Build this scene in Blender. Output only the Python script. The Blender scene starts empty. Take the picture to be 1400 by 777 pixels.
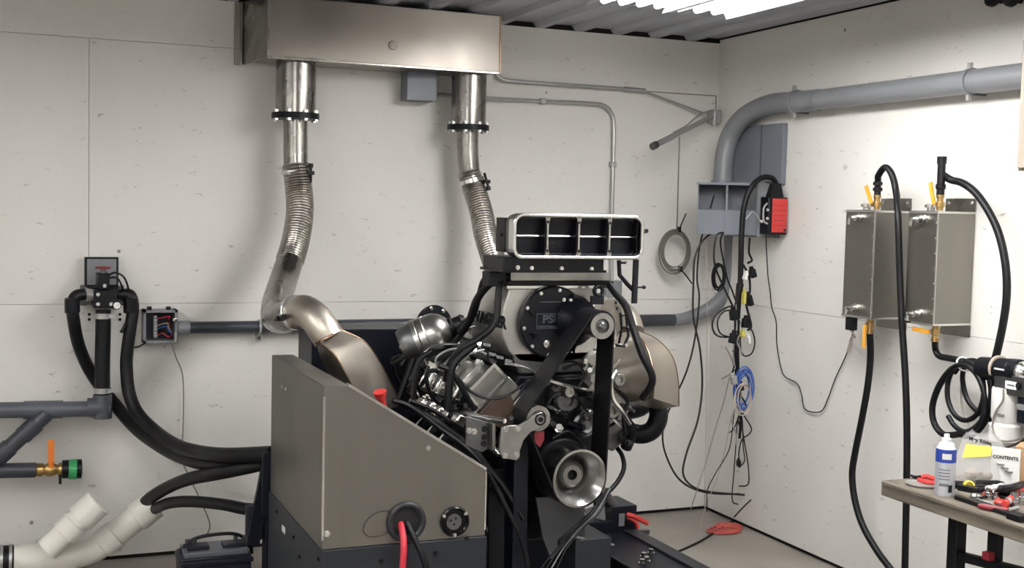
import bpy, bmesh, math, random
from mathutils import Vector as V, Matrix as M
random.seed(7)
S = bpy.context.scene
COL = S.collection
PI = math.pi
# ------------------------------------------------------------------ camera, world, lamps, exposure
F = 1646.0                                   # focal length in pixels of the 1400 px wide frame
YAW, PITCH, ROLL = [math.radians(a) for a in (22.645, 3.539, 1.333)]
EYE = V((-3.686, -5.880, 1.70))
FWD = V((math.sin(YAW)*math.cos(PITCH), math.cos(YAW)*math.cos(PITCH), -math.sin(PITCH)))
RT0 = V((math.cos(YAW), -math.sin(YAW), 0))
UP0 = RT0.cross(FWD)
RT = RT0*math.cos(ROLL) + UP0*math.sin(ROLL)
UP = UP0*math.cos(ROLL) - RT0*math.sin(ROLL)
cam = bpy.data.objects.new('camera', bpy.data.cameras.new('camera'))
COL.objects.link(cam)
cam.matrix_world = M(((RT.x, UP.x, -FWD.x, EYE.x), (RT.y, UP.y, -FWD.y, EYE.y), (RT.z, UP.z, -FWD.z, EYE.z), (0, 0, 0, 1)))
cam.data.sensor_width = 36.0
cam.data.lens = F/1400*36
cam.data.clip_start = 0.05
S.camera = cam
S.view_settings.view_transform = 'Standard'
S.view_settings.look = 'None'
S.view_settings.gamma = 1.0
S.view_settings.use_curve_mapping = False
S.view_settings.exposure = 0.0
TUBE_STRENGTH = 28.0                         # the fluorescent tubes light the room
W = bpy.data.worlds.new('world'); S.world = W; W.use_nodes = True
W.node_tree.nodes['Background'].inputs[0].default_value = (0.55, 0.6, 0.65, 1)
W.node_tree.nodes['Background'].inputs[1].default_value = 0.25

# points of the room read off the photograph at a known plane
def ray(px, py): return FWD + RT*((px-700)/F) - UP*((py-388.5)/F)
def Y(px, py, y): d = ray(px, py); return EYE + d*((y-EYE.y)/d.y)
def X(px, py, x): d = ray(px, py); return EYE + d*((x-EYE.x)/d.x)
def Z(px, py, z): d = ray(px, py); return EYE + d*((z-EYE.z)/d.z)
def PY(l): return [Y(*p) for p in l]
def PYc(l, y): return [Y(p[0], p[1], y) for p in l]
def PXc(l, x): return [X(p[0], p[1], x) for p in l]
def m_per_px(p): return (p-EYE).dot(FWD)/F

# ------------------------------------------------------------------ materials
def lin(c):
    return tuple(((v/255)/12.92 if v/255 <= .04045 else ((v/255+.055)/1.055)**2.4) for v in c)
MATS = {}
def mat(name, rgb, rough=.5, metal=0., var=.0, scale=8., bump=0., bscale=60., stretch=None, emit=0., alpha=1., rvar=0., rgb2=None, coat=0., spec=None):
    m = bpy.data.materials.new(name); m.use_nodes = True
    nt = m.node_tree; b = nt.nodes['Principled BSDF']
    c = lin(rgb)
    b.inputs['Base Color'].default_value = (*c, 1)
    b.inputs['Roughness'].default_value = rough
    b.inputs['Metallic'].default_value = metal
    if spec is None and max(rgb) < 60: spec = .3
    if spec is not None: b.inputs['Specular IOR Level'].default_value = spec
    if coat: b.inputs['Coat Weight'].default_value = coat
    tc = nt.nodes.new('ShaderNodeTexCoord'); mp = nt.nodes.new('ShaderNodeMapping')
    nt.links.new(tc.outputs['Object'], mp.inputs['Vector'])
    if stretch: mp.inputs['Scale'].default_value = stretch
    if var or rvar or rgb2:
        n = nt.nodes.new('ShaderNodeTexNoise'); n.inputs['Scale'].default_value = scale; n.inputs['Detail'].default_value = 4
        nt.links.new(mp.outputs['Vector'], n.inputs['Vector'])
        if var or rgb2:
            r = nt.nodes.new('ShaderNodeValToRGB')
            r.color_ramp.elements[0].position = .3; r.color_ramp.elements[1].position = .7
            a = lin(rgb2) if rgb2 else tuple(v*(1-var) for v in c)
            bb = c if rgb2 else tuple(min(1, v*(1+var)) for v in c)
            r.color_ramp.elements[0].color = (*a, 1); r.color_ramp.elements[1].color = (*bb, 1)
            nt.links.new(n.outputs['Fac'], r.inputs['Fac']); nt.links.new(r.outputs['Color'], b.inputs['Base Color'])
        if rvar:
            q = nt.nodes.new('ShaderNodeMapRange')
            q.inputs['To Min'].default_value = max(.05, rough-rvar); q.inputs['To Max'].default_value = min(1, rough+rvar)
            q.inputs['From Min'].default_value = .3; q.inputs['From Max'].default_value = .7
            nt.links.new(n.outputs['Fac'], q.inputs['Value']); nt.links.new(q.outputs['Result'], b.inputs['Roughness'])
    if bump:
        n2 = nt.nodes.new('ShaderNodeTexNoise'); n2.inputs['Scale'].default_value = bscale; n2.inputs['Detail'].default_value = 3
        nt.links.new(mp.outputs['Vector'], n2.inputs['Vector'])
        bp = nt.nodes.new('ShaderNodeBump'); bp.inputs['Strength'].default_value = bump; bp.inputs['Distance'].default_value = .004
        nt.links.new(n2.outputs['Fac'], bp.inputs['Height']); nt.links.new(bp.outputs['Normal'], b.inputs['Normal'])
    if emit:
        b.inputs['Emission Color'].default_value = (1, .99, .975, 1); b.inputs['Emission Strength'].default_value = emit
    if alpha < 1: b.inputs['Alpha'].default_value = alpha
    MATS[name] = m
    return m

def wall_paint(name, rgb):
    # painted plywood: rolled paint relief, sparse chips and nail heads
    m = mat(name, rgb, .62, 0, .035, 1.6, .25, 55)
    nt = m.node_tree; b = nt.nodes['Principled BSDF']
    src = b.inputs['Base Color'].links[0].from_socket
    tc = nt.nodes.new('ShaderNodeNewGeometry')
    mp = nt.nodes.new('ShaderNodeMapping'); mp.inputs['Scale'].default_value = (1, 1, 2.6)
    nt.links.new(tc.outputs['Position'], mp.inputs['Vector'])
    n = nt.nodes.new('ShaderNodeTexNoise'); n.inputs['Scale'].default_value = 11; n.inputs['Detail'].default_value = 6; n.inputs['Roughness'].default_value = .72
    nt.links.new(mp.outputs['Vector'], n.inputs['Vector'])
    r = nt.nodes.new('ShaderNodeValToRGB'); r.color_ramp.elements[0].position = .615; r.color_ramp.elements[1].position = .70
    r.color_ramp.elements[0].color = (0, 0, 0, 1); r.color_ramp.elements[1].color = (.75, .75, .75, 1)
    nt.links.new(n.outputs['Fac'], r.inputs['Fac'])
    v = nt.nodes.new('ShaderNodeTexVoronoi'); v.inputs['Scale'].default_value = 3.3
    nt.links.new(tc.outputs['Position'], v.inputs['Vector'])
    r2 = nt.nodes.new('ShaderNodeValToRGB'); r2.color_ramp.elements[0].position = .026; r2.color_ramp.elements[1].position = .036
    r2.color_ramp.elements[0].color = (.9, .9, .9, 1); r2.color_ramp.elements[1].color = (0, 0, 0, 1)
    nt.links.new(v.outputs['Distance'], r2.inputs['Fac'])
    mx0 = nt.nodes.new('ShaderNodeMath'); mx0.operation = 'MAXIMUM'
    nt.links.new(r.outputs['Color'], mx0.inputs[0]); nt.links.new(r2.outputs['Color'], mx0.inputs[1])
    mx = nt.nodes.new('ShaderNodeMix'); mx.data_type = 'RGBA'
    nt.links.new(mx0.outputs[0], mx.inputs['Factor'])
    nt.links.new(src, mx.inputs['A']); mx.inputs['B'].default_value = (*lin((128, 118, 106)), 1)
    nt.links.new(mx.outputs['Result'], b.inputs['Base Color'])
    return m

wall_m = wall_paint('white painted plywood', (222, 220, 215))
dark_gap = mat('dark gap', (40, 38, 36), .9)
ceil_m = mat('white ribbed steel', (168, 171, 178), .45, 0, .03, 2)
conc_m = mat('concrete', (138, 132, 125), .55, 0, .16, 3.5, .3, 40, rvar=.1)
stain = mat('brushed stainless', (130, 127, 121), .40, 1, .12, 4, .05, 200, (1, 1, .08), rvar=.08)
stain_s = mat('welded stainless', (182, 175, 164), .42, 1, .12, 5, .05, 160, rvar=.08)
alu_c = mat('supercharger casting', (196, 194, 189), .42, 1, .10, 10, .1, 90)
rub_g = mat('grommet rubber', (40, 41, 45), .38)
plate_g = mat('bare grey plate', (78, 79, 82), .45, .4, .1, 8)
stain_h = mat('stainless sheet with brown tint', (150, 144, 137), .38, 1, .16, 2.2, .05, 120, rvar=.12)
stain_d = mat('satin stainless duct', (146, 143, 138), .27, 1, .10, 9, rvar=.08)
flexm = mat('corrugated steel hose', (158, 154, 148), .28, 1, .12, 30)
weld = mat('weld bead', (128, 106, 88), .4, 1, .2, 60)
alu = mat('cast aluminium', (158, 157, 153), .33, 1, .14, 14, .1, 90)
alu_b = mat('polished aluminium', (214, 213, 210), .2, 1, .03, 8)
alu_p = mat('spun aluminium', (150, 149, 147), .24, 1, .05, 8)
alu_d = mat('dull aluminium', (112, 113, 113), .42, 1, .16, 16, .15, 70)
iron = mat('dark iron', (21, 23, 28), .42, .4, .25, 14, .2, 60)
rust = mat('rusty cast iron', (70, 54, 44), .75, .2, .3, 18, .3, 60)
blk = mat('black rubber', (11, 12, 15), .45, 0, .1, 20)
blk_g = mat('black gloss', (8, 9, 13), .25, .0)
blk_m = mat('black anodised', (10, 12, 19), .38, .0, .1, 20)
navy = mat('navy painted steel', (11, 15, 25), .4, .0, .12, 7)
navy2 = mat('dark grey steel panel', (44, 47, 52), .42, .3, .08, 6)
pvc_g = mat('grey plastic pipe', (78, 81, 88), .38, 0, .06, 6)
pvc_gd = mat('dark grey plastic pipe', (54, 56, 64), .40, 0, .06, 6)
pvc_l = mat('light grey plastic duct', (122, 124, 128), .4, 0, .05, 5)
pvc_w = mat('white plastic pipe', (236, 233, 224), .35, 0, .03, 5)
box_g = mat('blue grey enclosure', (108, 113, 122), .45, 0, .05, 6)
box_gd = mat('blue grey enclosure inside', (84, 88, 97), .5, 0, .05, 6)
galv = mat('galvanised conduit', (172, 172, 170), .38, .6, .06, 20)
brass = mat('brass', (176, 146, 96), .35, 1, .1, 20)
yel = mat('yellow lever', (216, 152, 44), .45)
orange = mat('orange lever', (226, 122, 34), .45)
green = mat('green plastic', (58, 160, 98), .45)
red = mat('red plastic', (188, 52, 48), .45)
dred = mat('dark red handle', (122, 30, 40), .45)
red_d = mat('red rubber lead', (180, 40, 56), .5)
white_p = mat('white plastic', (226, 225, 222), .45)
blue_p = mat('blue print', (36, 62, 148), .4)
blue_c = mat('blue cable', (58, 92, 164), .5)
yel_p = mat('yellow print', (216, 190, 66), .5)
yel_c = mat('yellow connector', (186, 176, 84), .5)
print_k = mat('black print', (24, 24, 26), .6)
print_g = mat('grey print', (112, 112, 114), .6)
cover_l = mat('cast lettering', (82, 86, 94), .4, .4)
can_m = mat('spray can white', (206, 210, 218), .3, .3)
bag_m = mat('clear plastic film', (224, 223, 222), .18, 0, alpha=.28)
card = mat('cardboard', (176, 142, 108), .8, 0, .06, 6)
wood = mat('worn grey wood', (128, 119, 106), .7, 0, 0, 7, .3, 40, (3.5, .5, 3.5), rgb2=(70, 63, 55))
steel_k = mat('black steel', (20, 20, 22), .45, .2)
tool_m = mat('chrome tool steel', (186, 188, 190), .22, 1)
tan = mat('tan board', (148, 138, 126), .6, 0, .05, 5)
wire_g = mat('grey wire', (132, 126, 118), .5)
wire_b = mat('brown black cable', (44, 38, 36), .5)
wire_p = mat('pale cable', (172, 160, 148), .55)
coil_g = mat('grey green wire rope', (112, 112, 104), .45, .3)
red_c = mat('red cord', (178, 74, 66), .55)
tube_m = mat('fluorescent tube', (255, 252, 245), .4, emit=TUBE_STRENGTH)
refl_m = mat('white enamel reflector', (225, 226, 228), .35)
gauge_m = mat('gauge face', (235, 235, 232), .4)
batt_m = mat('battery case', (30, 32, 44), .4)
batt_l = mat('battery lid', (92, 96, 102), .4)

# ------------------------------------------------------------------ mesh building
def basis(ax):
    ax = V(ax).normalized()
    t = V((0, 0, 1)) if abs(ax.z) < .9 else V((0, 1, 0))
    u = ax.cross(t).normalized()
    return u, ax.cross(u).normalized(), ax
def spline(pts, res):
    pts = [V(p) for p in pts]
    if len(pts) < 3 or res < 2: return pts
    out = []
    P = [pts[0]*2-pts[1]] + pts + [pts[-1]*2-pts[-2]]
    for i in range(1, len(P)-2):
        a, b, c, d = P[i-1:i+3]
        for k in range(res):
            t = k/res
            out.append(.5*((2*b)+(c-a)*t+(2*a-5*b+4*c-d)*t*t+(3*b-a-3*c+d)*t**3))
    out.append(pts[-1])
    return out
class MB:
    def __init__(s): s.v, s.f = [], []
    def add(s, vs, fs):
        o = len(s.v); s.v += [V(p) for p in vs]; s.f += [tuple(i+o for i in f) for f in fs]; return s
    def box(s, c, d, rot=None):
        c = V(c); vs = []
        for k in range(8):
            p = V(((k & 1)-.5, (k >> 1 & 1)-.5, (k >> 2)-.5)); p = V((p.x*d[0], p.y*d[1], p.z*d[2]))
            vs.append(c+(rot @ p if rot else p))
        return s.add(vs, [(0, 2, 3, 1), (4, 5, 7, 6), (0, 1, 5, 4), (2, 6, 7, 3), (0, 4, 6, 2), (1, 3, 7, 5)])
    def bb(s, x0, x1, y0, y1, z0, z1): return s.box(((x0+x1)/2, (y0+y1)/2, (z0+z1)/2), (abs(x1-x0), abs(y1-y0), abs(z1-z0)))
    def bar(s, a, b, w, h, upv=(0, 0, 1)):
        a, b = V(a), V(b); d = (b-a).normalized(); u = d.cross(V(upv))
        if u.length < 1e-4: u = d.cross(V((0, 1, 0)))
        u.normalize(); n = u.cross(d)
        vs = [p+u*(w/2*i)+n*(h/2*j) for p in (a, b) for i, j in ((-1, -1), (1, -1), (1, 1), (-1, 1))]
        return s.add(vs, [(0, 1, 2, 3), (4, 7, 6, 5), (0, 4, 5, 1), (1, 5, 6, 2), (2, 6, 7, 3), (3, 7, 4, 0)])
    def lathe(s, o, ax, prof, n=24):
        u, w, a = basis(ax); o = V(o); vs = []; rings = []
        for r, h in prof:
            if r < 1e-6: rings.append([len(vs)]); vs.append(o+a*h)
            else:
                rings.append(list(range(len(vs), len(vs)+n)))
                vs += [o+a*h+u*(r*math.cos(2*PI*k/n))+w*(r*math.sin(2*PI*k/n)) for k in range(n)]
        fs = []
        for A, B in zip(rings, rings[1:]):
            if len(A) == 1 and len(B) == 1: continue
            for k in range(n):
                j = (k+1) % n
                if len(A) == 1: fs.append((A[0], B[k], B[j]))
                elif len(B) == 1: fs.append((A[k], A[j], B[0]))
                else: fs.append((A[k], A[j], B[j], B[k]))
        for R_ in (rings[0], rings[-1]):
            if len(R_) > 1: fs.append(tuple(R_))
        return s.add(vs, fs)
    def cyl(s, a, b, r, r2=None, n=16):
        a, b = V(a), V(b); return s.lathe(a, b-a, [(r, 0), (r if r2 is None else r2, (b-a).length)], n)
    def tube(s, pts, r, n=8, res=5, closed=False, prof=None):
        P = spline(pts, res); N = len(P)
        T = [(P[min(i+1, N-1)]-P[max(i-1, 0)]).normalized() for i in range(N)]
        u, _, _ = basis(T[0]); vs = []
        for i in range(N):
            u = (u-T[i]*u.dot(T[i])).normalized(); w = T[i].cross(u)
            rr = r(i/(N-1)) if callable(r) else r
            vs += [P[i]+u*(rr*math.cos(2*PI*k/n))+w*(rr*math.sin(2*PI*k/n)) for k in range(n)]
        fs = [(i*n+k, i*n+(k+1) % n, (i+1)*n+(k+1) % n, (i+1)*n+k) for i in range(N-1) for k in range(n)]
        fs += [tuple(range(n)), tuple(range((N-1)*n, N*n))]
        return s.add(vs, fs)
    def corr(s, pts, r, n=20, pitch=.0145, depth=.0036, res=10):
        P = spline(pts, res); L = [0]
        for a, b in zip(P, P[1:]): L.append(L[-1]+(b-a).length)
        Q = []; m = int(L[-1]/pitch*2); j = 0
        for i in range(m+1):
            t = L[-1]*i/m
            while j < len(L)-2 and L[j+1] < t: j += 1
            Q.append(P[j].lerp(P[j+1], (t-L[j])/max(1e-9, L[j+1]-L[j])))
        cnt = [0]
        def rr(t): cnt[0] += 1; return r+(depth/2 if cnt[0] % 2 else -depth/2)
        return s.tube(Q, rr, n, 1)
    def torus(s, c, ax, R_, r, n=24, m=8, sx=1, sy=1, uv=None):
        u, w, a = basis(ax) if uv is None else (V(uv[0]), V(uv[1]), V(uv[0]).cross(V(uv[1])))
        c = V(c); vs = []
        for i in range(n):
            A = 2*PI*i/n; ctr = c+u*(R_*sx*math.cos(A))+w*(R_*sy*math.sin(A)); d = u*math.cos(A)+w*math.sin(A)
            vs += [ctr+d*(r*math.cos(2*PI*k/m))+a*(r*math.sin(2*PI*k/m)) for k in range(m)]
        return s.add(vs, [(i*m+k, i*m+(k+1) % m, ((i+1) % n)*m+(k+1) % m, ((i+1) % n)*m+k) for i in range(n) for k in range(m)])
    def prism(s, poly, vec):
        n = len(poly); vec = V(vec); poly = [V(p) for p in poly]
        return s.add(poly+[p+vec for p in poly], [tuple(range(n)), tuple(range(2*n-1, n-1, -1))]+[(k, (k+1) % n, n+(k+1) % n, n+k) for k in range(n)])
    def ring(s, outer, inner, vec):
        n = len(outer); vec = V(vec); o = [V(p) for p in outer]; i = [V(p) for p in inner]; fs = []
        for k in range(n):
            j = (k+1) % n
            fs += [(k, j, n+j, n+k), (2*n+k, 3*n+k, 3*n+j, 2*n+j), (k, 2*n+k, 2*n+j, j), (n+k, n+j, 3*n+j, 3*n+k)]
        return s.add(o+i+[p+vec for p in o]+[p+vec for p in i], fs)
    def sphere(s, c, r, n=12, sc=(1, 1, 1)):
        k = len(s.v); m = n//2
        s.lathe((0, 0, 0), (0, 0, 1), [(r*math.sin(PI*i/m) if 0 < i < m else 0, -r*math.cos(PI*i/m)) for i in range(m+1)], n)
        for q in range(k, len(s.v)): p = s.v[q]; s.v[q] = V(c)+V((p.x*sc[0], p.y*sc[1], p.z*sc[2]))
        return s
    def loft(s, secs):
        n = len(secs[0]); vs = [V(p) for q in secs for p in q]; fs = []
        for i in range(len(secs)-1):
            fs += [(i*n+k, i*n+(k+1) % n, (i+1)*n+(k+1) % n, (i+1)*n+k) for k in range(n)]
        fs += [tuple(range(n)), tuple(range((len(secs)-1)*n, len(secs)*n))]
        return s.add(vs, fs)

def wloc(o):
    p = V((0, 0, 0))
    while o: p = p+o.location; o = o.parent
    return p
def link(name, me, m, parent, world_loc):
    o = bpy.data.objects.new(name, me); COL.objects.link(o)
    if parent: o.parent = parent
    o.location = V(world_loc)-wloc(parent)
    if m and not me.materials: me.materials.append(m)
    return o
def to_mesh(name, mb, org, angle=35, flat=False):
    me = bpy.data.meshes.new(name)
    me.from_pydata([p-org for p in mb.v], [], mb.f)
    b = bmesh.new(); b.from_mesh(me); bmesh.ops.recalc_face_normals(b, faces=b.faces); b.to_mesh(me); b.free()
    if not flat:
        me.polygons.foreach_set('use_smooth', [True]*len(me.polygons))
        me.set_sharp_from_angle(angle=math.radians(angle))
    me.update(); return me
def part(name, mb, m, parent=None, label=None, bevel=0., kind=None, base=False):
    xs = [p.x for p in mb.v]; ys = [p.y for p in mb.v]; zs = [p.z for p in mb.v]
    org = V(((min(xs)+max(xs))/2, (min(ys)+max(ys))/2, min(zs) if base else (min(zs)+max(zs))/2))
    o = link(name, to_mesh(name, mb, org), m, parent, org)
    if label: o['label'] = label
    if kind: o['kind'] = kind
    if bevel:
        q = o.modifiers.new('bevel', 'BEVEL'); q.width = bevel; q.segments = 2; q.limit_method = 'ANGLE'; q.angle_limit = .6
    return o
def tag(o, label, cat, group=None):
    o['label'] = label; o['category'] = cat
    if group: o['group'] = group
    return o
def solo(name, mb, m, label, cat, group=None, bevel=0.): return tag(part(name, mb, m, None, None, bevel, base=True), label, cat, group)
def thing(name, loc, label, cat, group=None):
    o = bpy.data.objects.new(name, None); COL.objects.link(o); o.location = V(loc); o.empty_display_size = .05
    return tag(o, label, cat, group)
SHARED = {}
def piece(name, key, builder, m, parent, at, ax=None):
    """a small repeated piece that shares its mesh; built along +Z"""
    if key not in SHARED:
        mb = builder(); SHARED[key] = to_mesh(key, mb, V((0, 0, 0)))
        SHARED[key].materials.append(m)
    o = link(name, SHARED[key], None, parent, at)
    if ax is not None: o.rotation_mode = 'QUATERNION'; o.rotation_quaternion = V((0, 0, 1)).rotation_difference(V(ax).normalized())
    return o
def bolt_mb(r, h): return lambda: MB().lathe((0, 0, 0), (0, 0, 1), [(r*1.5, 0), (r*1.5, h*.25), (r, h*.25), (r, h), (0, h)], 6)
def bolt(parent, at, ax, r=.006, h=.008, m=None, name='bolt'):
    m = m or alu_b
    return piece(name, 'bolt_%g_%g_%s' % (r, h, m.name), bolt_mb(r, h), m, parent, at, ax)
def text(name, s, size, o, right, up, m, parent, depth=.0012, align='CENTER', sx=1., label=None, bold=0.):
    c = bpy.data.curves.new('t', 'FONT'); c.body = s; c.size = size; c.align_x = align; c.align_y = 'CENTER'; c.extrude = depth; c.offset = bold
    t = bpy.data.objects.new('t', c); COL.objects.link(t)
    me = bpy.data.meshes.new_from_object(t.evaluated_get(bpy.context.evaluated_depsgraph_get()))
    bpy.data.objects.remove(t); bpy.data.curves.remove(c)
    r = V(right).normalized(); u = V(up).normalized(); n = r.cross(u)
    for v in me.vertices: p = v.co.copy(); v.co = r*(p.x*sx)+u*p.y+n*p.z
    me.materials.clear(); me.name = name
    ob = link(name, me, m, parent, o)
    if label: ob['label'] = label
    return ob
def structure(name, mb, m, parent=None):
    o = part(name, mb, m, parent)
    if not parent: o['kind'] = 'structure'
    return o
def circ(c, u, w, r, n=24, a0=0, a1=2*PI, end=False):
    k = n+1 if end else n
    return [V(c)+V(u)*(r*math.cos(a0+(a1-a0)*i/n))+V(w)*(r*math.sin(a0+(a1-a0)*i/n)) for i in range(k)]
ex, ey, ez = V((1, 0, 0)), V((0, 1, 0)), V((0, 0, 1))
def rrect(cx, cz, w, h, r, y, n=5):
    out = []
    for sx, sz, a in ((1, 1, 0), (-1, 1, PI/2), (-1, -1, PI), (1, -1, 1.5*PI)):
        for k in range(n+1):
            t = a+PI/2*k/n
            out.append(V((cx+sx*(w/2-r)+r*math.cos(t), y, cz+sz*(h/2-r)+r*math.sin(t))))
    return out
def hose(name, pts, r, m, label, cat='hose', group=None, n=10, res=6):
    return solo(name, MB().tube(pts, r, n, res), m, label, cat, group)
# ================================================================== the setting
H = 2.659
floor = structure('floor', MB().bb(-6.6, .1, -9, .1, -.1, 0), conc_m)
wb = structure('wall_back', MB().bb(-6.6, .1, .02, .12, 0, 2.70), dark_gap)
g = .0022
def sheet(par, a, b, z0, z1, back=True, ga=g/2, gb=g/2):
    structure('plywood_panel', MB().bb(a+ga, b-gb, 0, .0199, z0, z1) if back else MB().bb(0, .0199, a+ga, b-gb, z0, z1), wall_m, par)
for a, b in ((-6.5, -4.572), (-4.572, -2.134), (-2.134, 0)): sheet(wb, a, b, .022, 1.2172, True, 0, 0)
sheet(wb, -6.5, -5.79, 1.2192, 2.4364); sheet(wb, -5.79, -3.353, 1.2192, 2.4364); sheet(wb, -3.353, -2.44, 1.2192, 2.4364, True, g/2, 0)
sheet(wb, -6.5, -4.572, 2.4384, H, True); sheet(wb, -4.572, -2.44, 2.4384, H, True, g/2, 0)
sheet(wb, -2.44, 0, 1.2192, H, True, 0, 0)
wr = structure('wall_right', MB().bb(.02, .12, -9, .02, 0, 2.70), dark_gap)
for a, b in ((-8.95, -7.31), (-7.31, -4.877), (-4.877, -2.438), (-2.438, 0)):
    sheet(wr, a, b, .022, 1.2172, False, 0, 0); sheet(wr, a, b, 1.2192, H+.019, False, 0, 0)
structure('wall_left', MB().bb(-6.62, -6.5, -9, .1, 0, H+.05), wall_m)
structure('wall_front', MB().bb(-6.6, .1, -9.1, -8.97, 0, H+.05), wall_m)
ce = structure('ceiling', MB().bb(-6.6, .1, -9.05, .1, 2.70, 2.76), dark_gap)
PW, RP = .9144, .2286
for k in range(8):
    x1 = -.012-k*PW; x0 = max(x1-PW+.002, -6.55)
    pts = []
    x = x1
    while x > x0+.03:
        pts += [(x, 2.685), (x-.135, 2.685), (x-.158, 2.66), (x-.205, 2.66), (x-.226, 2.685)]
        x -= RP
    pts = [p for p in pts if p[0] >= x0]
    lo = [V((px_, -.002, pz)) for px_, pz in pts]
    poly = lo+[V((p.x, p.y, p.z+.004)) for p in reversed(lo)]
    o = part('ceiling_panel', MB().prism(poly, (0, -8.95, 0)), ceil_m, ce)

def fixture(x0, xs, y_end, length, label):
    t = thing('fluorescent_light', (sum(xs)/len(xs), y_end-length/2, 2.66), label, 'light', 'fluorescent lights')
    cx = sum(xs)/len(xs); w = xs[-1]-xs[0]+.12
    y1 = y_end-length
    part('housing', MB().bb(cx-.09, cx+.09, y1, y_end, 2.615, 2.66), refl_m, t)
    mb = MB()
    prof = [V((cx-w/2-.01, y_end, 2.538)), V((cx-w/2+.03, y_end, 2.612)), V((cx+w/2-.03, y_end, 2.612)), V((cx+w/2+.01, y_end, 2.538))]
    mb.prism(prof+[p+V((0, 0, .004)) for p in reversed(prof)], (0, -length, 0))
    part('reflector', mb, refl_m, t)
    for x in xs:
        tb = part('tube', MB().cyl((x, y_end-.015, 2.565), (x, y1+.015, 2.565), .016, n=12), tube_m, t)
        for yy in (y_end-.02, y1+.02):
            part('lamp_holder', MB().bb(x-.012, x+.012, yy-.012, yy+.012, 2.56, 2.612), white_p, tb)
fixture(0, (-1.447, -1.364, -1.281, -1.198), -1.40, 2.44, 'four tube fluorescent ceiling light left of its neighbour, above the scoop')
fixture(0, (-1.085, -.998, -.911), -1.385, 2.44, 'three tube fluorescent ceiling light nearest the right wall')
fixture(0, (-5.20, -5.115, -5.03, -4.945), -1.6, 2.44, 'fluorescent ceiling light over the far left of the room, out of frame')
fixture(0, (-3.60, -3.515, -3.43, -3.345), -3.0, 2.44, 'fluorescent ceiling light over the middle of the room, out of frame')
fixture(0, (-5.20, -5.115, -5.03, -4.945), -5.2, 2.44, 'fluorescent ceiling light behind the viewer on the left, out of frame')
fixture(0, (-1.40, -1.315, -1.23, -1.145), -5.2, 2.44, 'fluorescent ceiling light behind the viewer on the right, out of frame')

# ================================================================== exhaust hood and stacks
hood = thing('exhaust_hood', (-2.04, -.15, 2.375), 'long stainless exhaust collector box at the top of the back wall', 'hood')
part('hood_body', MB().bb(-2.60, -1.452, -.30, -.003, 2.375, 2.655), stain_h, hood, bevel=.004)
part('wall_flange', MB().bb(-2.70, -2.675, -.03, -.002, 2.36, 2.655), stain_h, hood, bevel=.002)
part('side_panel', MB().prism([V((-2.665, -.03, 2.36)), V((-2.60, -.302, 2.375)), V((-2.60, -.302, 2.655)), V((-2.665, -.03, 2.655))], (.012, 0, 0)), stain_d, hood)
part('bottom_lip', MB().bb(-2.60, -1.452, -.304, -.285, 2.366, 2.378), stain_d, hood, bevel=.002)
part('end_seam', MB().bb(-1.455, -1.447, -.304, -.28, 2.37, 2.655), weld, hood)
c = Y(537, 62, -.301)
part('round_patch', MB().lathe(c, (0, -1, 0), [(0, .0), (.022, 0), (.02, .004), (0, .005)], 16), stain, hood)

def band_clamp(parent, c, ax, r, side, nm='clamp'):
    cl = part(nm, MB().lathe(c-ax*.012, ax, [(r, 0), (r+.004, .002), (r+.004, .022), (r, .024)], 28), alu_b, parent)
    q = c+side*(r+.016)
    part('clamp_bolt', MB().box(q, (.03, .026, .018)).cyl(q-ax*.045, q+ax*.04, .007, n=8).cyl(q+ax*.025, q+ax*.045, .012, n=6), steel_k, cl)
    return cl
def flange_pair(parent, c, r_in, r_out):
    fl = part('flange', MB().lathe(c-ez*.014, ez, [(r_in, 0), (r_out, 0), (r_out, .028), (r_in, .028)], 32), iron, parent)
    for k in range(8):
        a = 2*PI*(k+.35)/8; p = c+V((math.cos(a), math.sin(a), 0))*(r_out-.012)
        piece('flange_bolt', 'flange_bolt', lambda: MB().cyl((0, 0, -.026), (0, 0, .028), .006, n=8).cyl((0, 0, .014), (0, 0, .026), .013, n=6).cyl((0, 0, -.024), (0, 0, -.014), .013, n=6), alu_b, fl, p)
# left stack
L = thing('exhaust_pipe', (-2.49, -.2, 1.05), 'left exhaust pipe with flanged can, ribbed hose and elbow above the stainless cabinet', 'pipe', 'exhaust pipes')
c0 = Y(404, 159, -.17)
part('upper_duct', MB().lathe((c0.x, -.17, c0.z), ez, [(.094, 0), (.094, 2.374-c0.z), (.088, 2.374-c0.z), (.088, 0)], 32), stain_d, L)
flange_pair(L, V((c0.x, -.17, c0.z)), .058, .112)
c1 = Y(405, 232, -.17)
part('down_pipe', MB().tube([(c0.x, -.17, c0.z), (c0.x+.002, -.17, c1.z+.1), (c0.x+.004, -.175, c1.z)], .057, 24, 3), stain_d, L)
pts = [V((c0.x+.004, -.172, c1.z+.02))]+PY([(409, 262, -.20), (410, 292, -.25), (404, 330, -.32), (396, 358, -.39)])
part('flex_hose', MB().corr(pts, .064), flexm, L)
e1 = pts[-1]
pts2 = [e1]+PY([(386, 388, -.52), (378, 415, -.72), (378, 433, -.92)])+PY([(389, 434, -1.14), (404, 428, -1.26)])
part('lower_pipe', MB().tube(pts2, .0625, 24, 8), stain_d, L)
pts3 = [pts2[-1]]+PY([(416, 425, -1.34), (430, 434, -1.42), (441, 449, -1.46), (450, 463, -1.475)])
part('elbow', MB().tube(pts3, .0605, 24, 8), stain_s, L)
band_clamp(L, V((c0.x+.004, -.172, c1.z-.015)), ez, .064, V((.75, -.66, 0)))
d = (pts3[1]-pts2[-2]).normalized()
band_clamp(L, pts2[-1]+d*.01, d, .064, V((-.75, -.35, -.2)).normalized())
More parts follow.
